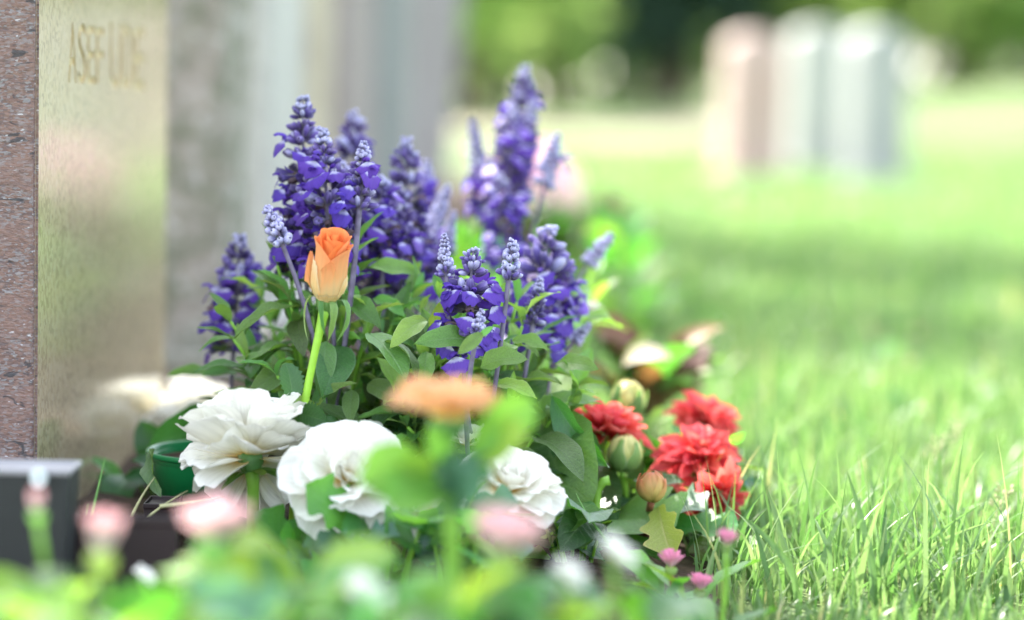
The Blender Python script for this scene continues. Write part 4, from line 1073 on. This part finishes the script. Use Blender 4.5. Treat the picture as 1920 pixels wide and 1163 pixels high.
dahl_leaves = [
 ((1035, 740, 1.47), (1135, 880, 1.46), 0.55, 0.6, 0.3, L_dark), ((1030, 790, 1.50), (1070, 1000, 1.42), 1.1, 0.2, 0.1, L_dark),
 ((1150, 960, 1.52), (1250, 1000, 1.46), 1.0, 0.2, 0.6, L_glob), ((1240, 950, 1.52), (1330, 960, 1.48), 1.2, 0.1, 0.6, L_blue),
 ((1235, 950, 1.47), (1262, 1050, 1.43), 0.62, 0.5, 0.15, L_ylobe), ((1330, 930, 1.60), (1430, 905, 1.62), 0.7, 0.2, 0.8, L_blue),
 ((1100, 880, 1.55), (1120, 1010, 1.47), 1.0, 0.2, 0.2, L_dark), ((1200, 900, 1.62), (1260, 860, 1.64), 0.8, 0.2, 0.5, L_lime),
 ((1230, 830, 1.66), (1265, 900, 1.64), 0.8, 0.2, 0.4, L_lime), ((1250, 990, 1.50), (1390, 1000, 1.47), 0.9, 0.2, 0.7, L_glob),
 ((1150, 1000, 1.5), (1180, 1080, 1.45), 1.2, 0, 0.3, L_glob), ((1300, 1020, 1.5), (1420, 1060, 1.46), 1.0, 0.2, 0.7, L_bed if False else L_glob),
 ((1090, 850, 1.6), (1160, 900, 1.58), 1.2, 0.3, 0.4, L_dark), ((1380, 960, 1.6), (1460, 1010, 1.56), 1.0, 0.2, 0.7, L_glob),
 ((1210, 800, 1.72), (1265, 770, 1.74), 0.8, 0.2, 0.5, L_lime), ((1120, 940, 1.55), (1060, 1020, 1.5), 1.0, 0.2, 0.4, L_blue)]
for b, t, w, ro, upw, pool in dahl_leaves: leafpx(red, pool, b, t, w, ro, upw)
dome_shoots(red, 9, rc.x, rc.y + 0.03, 0.085, 0.05, 0.015, 0.065, 0.036, L_glob, 61, 4, 0.3)
dome_shoots(red, 5, rc.x - 0.02, rc.y + 0.02, 0.07, 0.05, 0.015, 0.055, 0.04, L_dark, 62, 4, 0.4)
# bent green stalk with its flower gone
add('stalk', MB().add(*tube([W(1120, 985, 1.48), W(1118, 950, 1.48), W(1120, 920, 1.48), W(1130, 904, 1.48), W(1143, 901, 1.48)], [0.0026, 0.0026, 0.0028, 0.003, 0.0034], 8)).mesh('stalk', M_stem), Matrix(), red)

# variegated plant behind the red dahlias
vc = down(W(1215, 850, 1.95))
var = thing('variegated_plant', 'blurred plant with yellow, cream and russet strap leaves behind the red dahlias', 'plant', vc)
for b, t, w, pool in [((1160, 720, 1.93), (1225, 620, 1.90), 1.0, L_yell), ((1165, 690, 1.90), (1262, 672, 1.86), 1.2, L_cream), ((1240, 690, 1.98), (1360, 612, 1.98), 1.0, L_red), ((1230, 720, 1.95), (1330, 680, 1.95), 1.4, L_brown),
  ((1190, 760, 1.95), (1140, 650, 1.95), 1.0, L_salv), ((1220, 760, 1.95), (1240, 690, 1.9), 1.4, L_salv), ((1230, 750, 1.98), (1310, 730, 1.95), 1.3, L_salv), ((1150, 780, 1.95), (1130, 690, 1.9), 1.0, L_salv), ((1250, 760, 1.95), (1320, 640, 2.0), 1.0, L_brown), ((1270, 740, 1.96), (1330, 700, 1.9), 1.2, L_cream)]:
    leafpx(var, pool, b, t, w, rng.uniform(-.3, .3), 0.5)
for i in range(16):
    a = rng.uniform(0, TAU); d = Vector((math.cos(a), math.sin(a), rng.uniform(0.4, 1.6)))
    leaf(var, rng.choice([L_salv, L_salv, L_brown, L_red, L_dark]), vc + Vector((0, 0, 0.03)), d, (0, 0, 1), rng.uniform(0.06, 0.11))
add('stem', MB().add(*tube(bez(vc, vc + Vector((0, 0, 0.04)), W(1190, 740, 1.94)), 0.003)).mesh('stem', M_stem), Matrix(), var)

# ------------------------------------------------------------------ pots
rimc = W(420, 842, 1.505); PR = 145 * mpp(1.505)
gpot = thing('plant_pot', 'green plastic plant pot with ribbed rim behind the large white dahlia', 'pot', Vector((rimc.x, rimc.y, 0)))
hz = rimc.z - 0.012
def pot_body():
    n = 48; v = []; f = []; uv = []
    pr = [(0.70, 0.0), (0.74, 0.25), (0.80, 0.5), (0.865, 0.78), (0.875, 0.80), (0.905, 0.93), (0.915, 0.94), (0.96, 0.942), (1.0, 0.955), (1.0, 0.99), (0.975, 1.0), (0.94, 0.992), (0.92, 0.93), (0.86, 0.6), (0.0, 0.6)]
    for k, (q, z) in enumerate(pr):
        for i in range(n):
            a = TAU * i / n
            v.append((q * PR * math.cos(a), q * PR * math.sin(a), z * (hz + 0.012))); uv.append((i / n, z))
    for k in range(len(pr) - 1):
        for i in range(n): f.append((k * n + i, k * n + (i + 1) % n, (k + 1) * n + (i + 1) % n, (k + 1) * n + i))
    return MB().add(v, f, uv).mesh('pot_body', M_pot)
pot_M = Matrix.Translation((rimc.x, rimc.y, 0.0))
add('pot_body', pot_body(), pot_M, gpot)
add('soil', MB().add(*lathe([(0.001, 0.90 * (hz + 0.012)), (0.5 * PR, 0.905 * (hz + 0.012)), (0.93 * PR, 0.90 * (hz + 0.012))], 24)).mesh('soil', M_soil), pot_M, gpot)
ribm = MB().add(*tube([(0, 0, 0), (0, 0, 0.4), (0, 0, 0.85), (0, 0, 1)], [0.05, 0.16, 0.16, 0.10], 8)).mesh('rib', M_pot)
for i in range(20):
    a = TAU * i / 20 + 0.1
    zt = (hz + 0.012) * 0.93; zb2 = (hz + 0.012) * 0.80; L = zt - zb2
    o = Vector((rimc.x + 0.872 * PR * math.cos(a), rimc.y + 0.872 * PR * math.sin(a), zb2))
    d = Vector((math.cos(a) * 0.03 * PR, math.sin(a) * 0.03 * PR, L))
    add('rib', ribm, zframe(o, d) @ Matrix.Diagonal((L * 0.6, L * 0.6, d.length, 1)), gpot)
# leaf hanging over the pot
leafpx(wd1, L_dark, (290, 842, 1.45), (286, 925, 1.41), 0.35, 1.2, 0.2)
leafpx(wd1, L_dark, (400, 790, 1.60), (290, 836, 1.56), 1.2, -0.5, 0.3)

def box_pot(name, label, pxl, pxr, pyt, pyb, D, dep, taper, mat, rimmat, rim_px):
    cx = W((pxl + pxr) / 2, pyt, D); hw = (pxr - pxl) / 2 * mpp(D); b = Vector((cx.x, cx.y + dep / 2, 0))
    t = thing(name, label, 'planter', b)
    zt = cx.z; rh = rim_px * mpp(D)
    def ring(s, z, hd): return [(b.x - hw * s, b.y - hd * s, z), (b.x + hw * s, b.y - hd * s, z), (b.x + hw * s, b.y + hd * s, z), (b.x - hw * s, b.y + hd * s, z)]
    hd = dep / 2
    def shell(rings, m, nm):
        v = sum(rings, []); f = []
        for k in range(len(rings) - 1):
            for i in range(4): f.append((k * 4 + i, k * 4 + (i + 1) % 4, (k + 1) * 4 + (i + 1) % 4, (k + 1) * 4 + i))
        me = MB().add(v, f).mesh(nm, m, False)
        o = add(nm, me, Matrix(), t); 
        bv = o.modifiers.new('b', 'BEVEL'); bv.width = 0.0015; bv.segments = 2
        return o
    shell([ring(taper, 0, hd), ring(0.965, zt - rh, hd), ring(0.90, zt - rh, hd), ring(0.86, zt - rh - 0.01, hd), ring(0.02, zt - rh - 0.012, hd)], mat, 'pot_body')
    shell([ring(0.97, zt - rh - 0.001, hd), ring(1.0, zt - rh, hd), ring(1.0, zt, hd), ring(0.90, zt, hd), ring(0.89, zt - 0.002, hd), ring(0.01, zt - 0.002, hd)], rimmat, 'rim')
    return t, b, zt, hw
t, b, zt, hw = box_pot('planter', 'dark grey tapered square planter with pale rim at the lower left', -75, 132, 880, 1090, 1.22, 0.034, 0.80, M_dpot, M_rim, 8)
pe = W(73, 897, 1.212)
add('emblem', MB().add(*lathe([(0.0045, 0.0), (0.0045, 0.0012), (0.0038, 0.0018), (0.0001, 0.0018)], 20)).mesh('emblem', M_emb), zframe(pe, Vector((0, -1, 0.05))) @ Matrix.Diagonal((1, 1.25, 1, 1)), t, 'pale oval emblem on the planter')
box_pot('planter', 'low dark brown planter standing right of the grey one', 130, 335, 972, 1120, 1.26, 0.012, 0.92, M_bpot, M_bpot, 14)
box_pot('planter', 'small dark brown pot at the foot of the green pot', 268, 330, 945, 1090, 1.42, 0.03, 0.92, M_bpot, M_bpot, 8)

# ------------------------------------------------------------------ daisies and the blurred foreground
def daisy(px, py, D, rpx, axis, pool, label, seed, n=22, layers=None, disc=True, stem=M_stem, cat='daisy', group='daisies', name='daisy', nleaf=4, lpool=None, stemr=0.0014):
    cen = W(px, py, D); Rr = rpx * mpp(D); ax = Vector(axis).normalized()
    base = down(Vector((cen.x + (px - 960) * -0.00001, cen.y + 0.005, 0)))
    t = thing(name, label, cat, base, group)
    add('stem', MB().add(*tube(bez(base, (base + cen) / 2 + Vector((0.004, 0, 0)), cen - ax * Rr * 0.2, 8), stemr, 7)).mesh('stem', stem), Matrix(), t)
    add('calyx', MB().add(*lathe([(0.05 * Rr, -0.45 * Rr), (0.30 * Rr, -0.30 * Rr), (0.38 * Rr, -0.05 * Rr), (0.3 * Rr, 0.05 * Rr)], 10)).mesh('calyx', M_sepal), zframe(cen, ax), t)
    if disc: add('disc', MB().add(*lathe([(0.32 * Rr, 0.0), (0.30 * Rr, 0.10 * Rr), (0.18 * Rr, 0.17 * Rr), (0.001, 0.19 * Rr)], 12)).mesh('disc', M_yellow), zframe(cen, ax), t)
    blossom(t, pool, cen, ax, Rr, layers or [(n, 62, 1.0), (n, 48, 0.95)], seed)
    r = random.Random(seed)
    for i in range(nleaf):
        a = r.uniform(0, TAU); d = Vector((math.cos(a), math.sin(a), r.uniform(0.3, 1.2)))
        leaf(t, lpool or L_spoon, base + Vector((0, 0, 0.005)), d, (0, 0, 1), r.uniform(0.03, 0.05), r.uniform(0.9, 1.3))
    return t
LD = [(20, 42, 1.0), (18, 30, 0.95)]
daisy(1258, 1066, 1.335, 34, (0, -0.1, 1), P_pink, 'pink daisy with half closed petals, left of the in focus pair', 71, layers=LD, disc=False, stem=M_stem_r)
daisy(1312, 1108, 1.335, 33, (0.1, -0.1, 1), P_pink, 'pink daisy lowest and nearest the bottom edge', 72, layers=LD, disc=False)
daisy(1362, 1024, 1.24, 30, (0.1, -0.1, 1), P_pink, 'blurred pale pink daisy beside the red dahlia leaves', 73, layers=LD, disc=False)

apr = daisy(842, 782, 1.06, 104, (0.03, -0.06, 1), P_apri, 'large blurred apricot flower in the centre foreground', 74, layers=[(9, 72, 1.0), (9, 58, 0.95), (8, 40, 0.75)], cat='flower', group=None, name='apricot_flower', nleaf=0, stemr=0.0035)
for b, t2, w, ro, upw in [((830, 900, 1.06), (668, 905, 1.03), 1.1, 0.0, 0.45), ((845, 880, 1.06), (800, 800, 1.05), 1.2, 0.3, 0.2), ((880, 850, 1.05), (1000, 745, 1.05), 1.15, 0.2, 0.15), ((900, 850, 1.06), (985, 830, 1.03), 1.2, 0.2, 0.3), ((820, 905, 1.06), (745, 870, 1.04), 1.3, -0.3, 0.3), ((830, 930, 1.06), (730, 960, 1.02), 1.0, 0.2, 0.4)]:
    leafpx(apr, L_lime, b, t2, w, ro, upw)
for b, t2, w, ro, upw in [((850, 960, 1.06), (840, 840, 1.05), 1.2, 0.1, 0.2), ((860, 930, 1.06), (920, 850, 1.05), 1.3, 0.1, 0.2), ((850, 950, 1.06), (900, 880, 1.04), 1.3, -0.2, 0.2)]:
    leafpx(apr, L_blue, b, t2, w, ro, upw)

LP = [(9, 30, 1.0), (9, 48, 1.0), (7, 15, 0.8)]
daisy(190, 1046, 0.94, 72, (0.05, -0.1, 1), P_pinkp, 'blurred rose pink flower in front of the brown planter', 75, layers=[(8, 16, 1.1), (8, 28, 1.1)], cat='flower', group='blurred foreground flowers', name='pink_flower', disc=False)
daisy(400, 1020, 0.97, 92, (0.1, -0.1, 1), P_pinkp, 'blurred pale pink flower below the large white dahlia', 76, layers=[(10, 55, 1.0), (9, 38, 0.95), (7, 15, 0.8)], cat='flower', group='blurred foreground flowers', name='pink_flower', disc=False)
daisy(945, 1045, 0.94, 92, (0.1, -0.15, 1), P_pinkp, 'blurred salmon pink flower below the white dahlia with yellow centre', 77, layers=[(10, 50, 1.0), (9, 34, 0.95), (7, 15, 0.8)], cat='flower', group='blurred foreground flowers', name='pink_flower', disc=False)
daisy(70, 965, 1.0, 40, (0.0, -0.1, 1), P_pinkp, 'blurred grey pink bud in front of the grey planter', 78, layers=[(6, 10, 1.0), (6, 22, 1.0)], cat='flower', group='blurred foreground flowers', name='pink_flower', disc=False)
for i, (px, py, D, rp, lab) in enumerate([(682, 1125, 0.92, 52, 'blurred white daisy near the bottom edge, left of centre'), (1062, 1085, 0.98, 40, 'blurred white daisy near the bottom edge, right of centre'), (1155, 1045, 1.0, 44, 'blurred white pink daisy left of the pink daisies'), (268, 1085, 1.16, 26, 'small white daisy at the bottom left in front of the planters')]):
    daisy(px, py, D, rp, (0.5, -0.15, 0.7), P_wd, lab, 80 + i, layers=[(12, 75, 1.0), (9, 55, 0.9)], group='white daisies', disc=(i == 2), nleaf=5)

def clump(px, D, wpx, top_py, pools, label, seed, n=40, stems=0):
    top_py += 22
    r = random.Random(seed)
    b = down(W(px, 1150, D))
    t = thing('bedding_plant', label, 'bedding plant', b, 'blurred bedding plants in the foreground')
    ht = W(px, top_py, D).z
    for i in range(n):
        x = b.x + r.uniform(-.5, .5) * wpx * mpp(D); y = b.y + r.uniform(-.5, .5) * 0.10
        h = ht * r.uniform(0.45, 1.0); L = r.uniform(0.026, 0.046)
        d = Vector((r.uniform(-1, 1), r.uniform(-1, 0.6), r.uniform(0.2, 1.5))).normalized()
        o = Vector((x, y, max(0.004, h - d.z * L)))
        leaf(t, r.choice(pools), o, d, (0, -0.2, 1), L, r.uniform(1.0, 1.5))
    mb = MB()
    for i in range(n // 4):
        x = b.x + r.uniform(-.45, .45) * wpx * mpp(D); y = b.y + r.uniform(-.4, .4) * 0.09
        mb.add(*tube(bez((b.x + (x - b.x) * 0.5, b.y, 0), (x, y, ht * 0.3), (x, y, ht * r.uniform(0.5, 0.85)), 5), 0.0018, 5))
    add('stem', mb.mesh('stem', M_stem), Matrix(), t)
clump(40, 0.92, 230, 1050, [L_spoon, L_spoon, L_dark, L_lime], 'blurred green bedding plant in the bottom left corner', 91, 40)
clump(250, 0.90, 260, 1075, [L_spoon, L_dark, L_spoon, L_spoon, L_lime], 'blurred dark green bedding plant right of the corner', 92, 44)
clump(450, 0.95, 240, 1040, [L_spoon, L_blue, L_lime], 'blurred blue green bedding plant below the pale pink flower', 93, 44)
clump(620, 0.98, 220, 1010, [L_lime, L_spoon, L_spoon, L_lime], 'blurred lime green bedding plant below the round white dahlia', 94, 40)
clump(800, 0.92, 240, 1020, [L_lime, L_dark, L_spoon], 'blurred bedding plant under the apricot flower', 95, 44)
clump(1000, 0.95, 230, 1030, [L_spoon, L_lime, L_dark, L_spoon], 'blurred bedding plant under the salmon pink flower', 96, 44)
clump(1150, 1.02, 170, 1065, [L_spoon, L_lime, L_dark], 'blurred bedding plant at the edge of the grass', 97, 26)
def ivy(px, py, D, wpx, hpx, pools, label, seed, n=26, L=(0.025, 0.042)):
    r = random.Random(seed); b = down(W(px, 1080, D))
    t = thing('ground_cover', label, 'ground cover', b, 'low foliage among the dahlias')
    mb = MB()
    for i in range(n):
        q = W(px + r.uniform(-.5, .5) * wpx, py + r.uniform(-.5, .5) * hpx, D + r.uniform(-.04, .04))
        d = Vector((r.uniform(-1, 1), r.uniform(-1, 0.1), r.uniform(-.3, 0.9))).normalized()
        leaf(t, r.choice(pools), q, d, CAMV(q) * 0.5 + Vector((r.uniform(-.4, .4), 0, 0.7)), r.uniform(*L), r.uniform(0.9, 1.3))
        mb.add(*tube(bez((b.x + (q.x - b.x) * 0.6, b.y, 0.005), ((b.x + q.x) / 2, q.y, q.z * 0.4), q, 4), 0.0011, 5))
    add('stem', mb.mesh('stem', M_stem), Matrix(), t)
ivy(575, 1062, 1.34, 130, 40, [L_glob, L_blue, L_glob], 'toothed green leaves under the large white dahlia', 101, 18)
ivy(715, 1015, 1.34, 150, 80, [L_blue, L_glob, L_blue], 'blue green ivy like leaves under the round white dahlia', 102, 22)
ivy(860, 1010, 1.32, 120, 90, [L_glob, L_yell, L_blue], 'pale leaves low between the white dahlias', 103, 16)
ivy(1080, 1010, 1.44, 130, 120, [L_dark, L_glob], 'dark leaves at the foot of the red dahlias', 104, 20)
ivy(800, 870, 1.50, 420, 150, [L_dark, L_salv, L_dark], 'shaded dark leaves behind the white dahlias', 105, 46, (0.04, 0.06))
ivy(330, 880, 1.62, 200, 130, [L_salv, L_dark], 'leaves behind the green pot beside the polished stone', 106, 22)

# thin grass blades in focus at the left
def wisp(name, label, paths, mat, seed):
    b = down(W(*paths[0][0]))
    t = thing(name, label, 'grass', b)
    for p in paths:
        pts = [W(*q) for q in p]; pts[0] = pts[0]
        P = bez(pts[0], pts[1], pts[2], 12)
        w = [0.0011 * (1 - (i / 12) ** 2) + 0.0002 for i in range(13)]
        add('blade', MB().add(*tube(P, w, 4)).mesh('blade', mat), Matrix(), t)
M_wisp = plain('wisp_green', (0.12, 0.28, 0.06), 0.5, 0.4, 0.2, 300)
M_wispy = plain('wisp_straw', (0.42, 0.42, 0.22), 0.6, 0.3, 0.2, 300)
wisp('grass_tuft', 'thin green grass blade rising in front of the brown planter', [[(130, 1120, 1.33), (168, 990, 1.35), (197, 858, 1.37)], [(140, 1100, 1.33), (150, 1020, 1.34), (165, 945, 1.35)]], M_wisp, 1)
wisp('grass_tuft', 'pale straw grass blades leaning right under the green pot', [[(150, 1110, 1.36), (240, 980, 1.37), (352, 920, 1.38)], [(205, 1085, 1.38), (240, 960, 1.38), (290, 895, 1.39)], [(300, 950, 1.36), (350, 945, 1.36), (420, 930, 1.35)], [(210, 1110, 1.34), (240, 1060, 1.34), (262, 1037, 1.34)]], M_wispy, 2)
wisp('grass_tuft', 'single long green blade between red dahlias and bedding plants', [[(1240, 1120, 1.36), (1110, 1000, 1.39), (1080, 925, 1.40)], [(1300, 1160, 1.33), (1200, 1090, 1.35), (1130, 1010, 1.37)]], M_wisp, 3)
# taller single blades over the lawn
tall = []
for k, (a, m_, c) in enumerate([((1640, 1080), (1620, 980), (1586, 878)), ((1655, 1085), (1690, 1000), (1735, 902)), ((1660, 1090), (1652, 1000), (1662, 945)), ((1600, 1080), (1610, 990), (1612, 925)), ((1640, 1120), (1720, 1010), (1850, 940)),
     ((1480, 1060), (1460, 980), (1436, 910)), ((1500, 1090), (1440, 1000), (1392, 968)), ((1560, 1040), (1540, 1000), (1525, 968)), ((1480, 1110), (1500, 1050), (1570, 1020)), ((1450, 1130), (1430, 1030), (1408, 968)), ((1760, 1110), (1745, 1060), (1728, 1020)), ((1690, 1075), (1740, 1010), (1870, 975)), ((1830, 1150), (1850, 1060), (1905, 1000)), ((1340, 1163), (1400, 1090), (1330, 1030))]):
    tall.append([(a[0], a[1], 1.36 + 0.02 * (k % 3)), (m_[0], m_[1], 1.37 + 0.02 * (k % 3)), (c[0], c[1], 1.385 + 0.02 * (k % 3))])
tg = thing('grass_tuft', 'tall sharp green grass blades standing above the sunlit lawn', 'grass', down(W(1640, 1090, 1.4)))
for i, p in enumerate(tall):
    pts = [W(*q) for q in p]; P = bez(*pts, 10); P[0] = P[0] - Vector((0, 0, 0.02)); r = random.Random(i)
    wdt = r.uniform(0.0012, 0.0024); side = (P[-1] - P[0]).cross(Vector((r.uniform(-.4, .4), 1, 0))).normalized()
    def f(s, t, P=P, wdt=wdt, side=side):
        q = P[min(9, int(t * 10))].lerp(P[min(10, int(t * 10) + 1)], t * 10 - min(9, int(t * 10)))
        return q + side * s * wdt * (1 - t ** 2.5) + Vector((0, -1, 0)) * (0.5 * wdt * abs(s))
    me = MB().add(*surf(f, 2, 12)).mesh('blade', M_grass)
    a = me.attributes.new('rnd', 'FLOAT', 'POINT'); a.data.foreach_set('value', [r.uniform(0.1, 0.75)] * len(me.vertices))
    add('blade', me, Matrix(), tg)
# dandelion bud, seed heads and clover on the lawn
daisy(1885, 1108, 1.40, 13, (0, -0.2, 1), [petal_mesh(plain('yellow_petal', (0.85, 0.55, 0.03), 0.6), 0.8, 0.4, 0.2, 0.6, 0.1, 0, 1)], 'tiny yellow flower in the grass at the right edge', 120, layers=[(10, 20, 1.0), (10, 45, 1.0)], disc=True, nleaf=0, group=None, cat='flower', name='yellow_flower')
def seedhead(px, py, D, label, seed):
    r = random.Random(seed); top = W(px, py, D); b = down(Vector((top.x - 0.01, top.y, 0)))
    t = thing('seed_head', label, 'grass', b, 'grass seed heads')
    path = bez(b, (b + top) / 2 + Vector((-0.006, 0, 0.01)), top, 8)
    add('stem', MB().add(*tube(path, 0.0007, 5)).mesh('stem', M_wispy), Matrix(), t)
    sm = MB().add(*bud_geo(0.004, 0.0011, 5)).mesh('seed', M_wispy)
    for i in range(18):
        u = i / 18; p = path[5 + min(2, int(u * 3))].lerp(path[6 + min(2, int(u * 3))], u * 3 - min(2, int(u * 3)))
        a = i * 2.4; d = Vector((math.cos(a), math.sin(a), 0.9))
        add('seed', sm, zframe(p + d * 0.002 * r.uniform(0.5, 2.5), d), t)
seedhead(1800, 798, 1.75, 'pale grass seed head above the blurred lawn', 1)
seedhead(1765, 830, 1.68, 'lower grass seed head left of the pale one', 2)
seedhead(1890, 925, 1.52, 'brownish grass seed head near the right edge', 3)
LW = [(14, 30, 1.0), (14, 60, 1.0)]
for i, (px, py, D, rp, pool, lab) in enumerate([(1852, 752, 2.35, 26, P_wd, 'blurred white clover head on the lawn at right'), (1728, 778, 2.2, 18, P_wd, 'small blurred white clover left of the larger one'), (1700, 705, 2.6, 28, P_pinkp, 'blurred pinkish clover head farther back on the lawn'), (1720, 640, 3.1, 26, P_pinkp, 'faint pink clover head far back on the lawn'), (1845, 640, 3.2, 24, P_wd, 'faint white clover head far back on the lawn')]):
    daisy(px, py, D, rp, (0, -0.1, 1), pool, lab, 130 + i, layers=LW, disc=False, cat='clover', group='clover heads on the lawn', name='clover', nleaf=2)

# ------------------------------------------------------------------ plants farther along the row
def mop(px, py, D, rpx, pool, label, seed):
    cen = W(px, py, D); Rr = rpx * mpp(D); b = down(cen)
    t = thing('hydrangea', label, 'hydrangea', b)
    r = random.Random(seed)
    add('stem', MB().add(*tube(bez(b, (b + cen) / 2, cen, 6), 0.006, 7)).mesh('stem', M_stem), Matrix(), t)
    mb = MB(); pm = petal_mesh(M_hydr, 0.8, 0.4, 0.42, 0.4, 0, 0, 1, 3, 3)
    for i in range(130):
        d = Vector((r.gauss(0, 1), r.gauss(0, 1), r.gauss(0.2, 1))).normalized()
        c = cen + d * Rr * r.uniform(0.85, 1.0)
        u = d.cross(Vector((r.random(), r.random(), 0.3))).normalized(); w = d.cross(u)
        m2 = MB()
        fo = add('floret', HF[i % 3], frame(c, u, d, 0.013), t)
    for i in range(30):
        a = r.uniform(0, TAU); dd = Vector((math.cos(a), math.sin(a), r.uniform(-.2, 0.8)))
        leaf(t, L_dark, b + (cen - b) * r.uniform(0.2, 0.8), dd, (0, 0, 1), r.uniform(0.07, 0.12), 1.4)
HF = []
for k in range(3):
    mb = MB()
    for j in range(4):
        a = TAU * j / 4 + 0.2 * k
        p = prof(0.8, 0.4)
        def f(s, t, a=a):
            x = s * 0.45 * p(min(t, .98)); y = t * 0.9
            return (x * math.cos(a) - y * math.sin(a), x * math.sin(a) + y * math.cos(a), 0.15 * t - 0.1 * t * t)
        mb.add(*surf(f, 3, 3))
    HF.append(mb.mesh('floret', M_hydr))
mop(992, 375, 3.1, 112, None, 'blurred pink hydrangea head behind the tallest salvia', 5)
def bush(px, py, D, wpx, hpx, pools, label, seed, n=60, L=(0.05, 0.09)):
    r = random.Random(seed); cen = W(px, py, D); b = down(cen)
    t = thing('low_bush', label, 'bush', b, 'blurred bushes along the row of graves')
    mb = MB()
    for i in range(n):
        d = Vector((r.gauss(0, 1), r.gauss(0, 1), r.gauss(0.3, 0.8))).normalized()
        q = b + Vector((d.x * wpx / 2 * mpp(D) * r.uniform(.3, 1), d.y * 0.2 * r.uniform(.3, 1), abs(d.z + 0.5) / 1.5 * (cen.z - b.z + hpx / 2 * mpp(D)) * r.uniform(0.3, 1)))
        leaf(t, r.choice(pools), q, d + Vector((0, 0, 0.3)), (0, 0, 1), r.uniform(*L), 1.2)
        if i % 3 == 0: mb.add(*tube(bez(b, (b + q) / 2 + Vector((0, 0, 0.02)), q, 4), 0.002, 5))
    add('stem', mb.mesh('stem', M_stem), Matrix(), t)
bush(1150, 540, 3.0, 220, 100, [L_spoon], 'blurred green bush right of the salvias', 141, 70)
bush(900, 530, 2.5, 200, 90, [L_lime, L_spoon], 'blurred lime green bush seen between the salvia spikes', 142, 70)
bush(1130, 440, 3.9, 100, 60, [L_red, L_brown, L_spoon], 'blurred reddish brown plant right of the pink hydrangea', 144, 36)
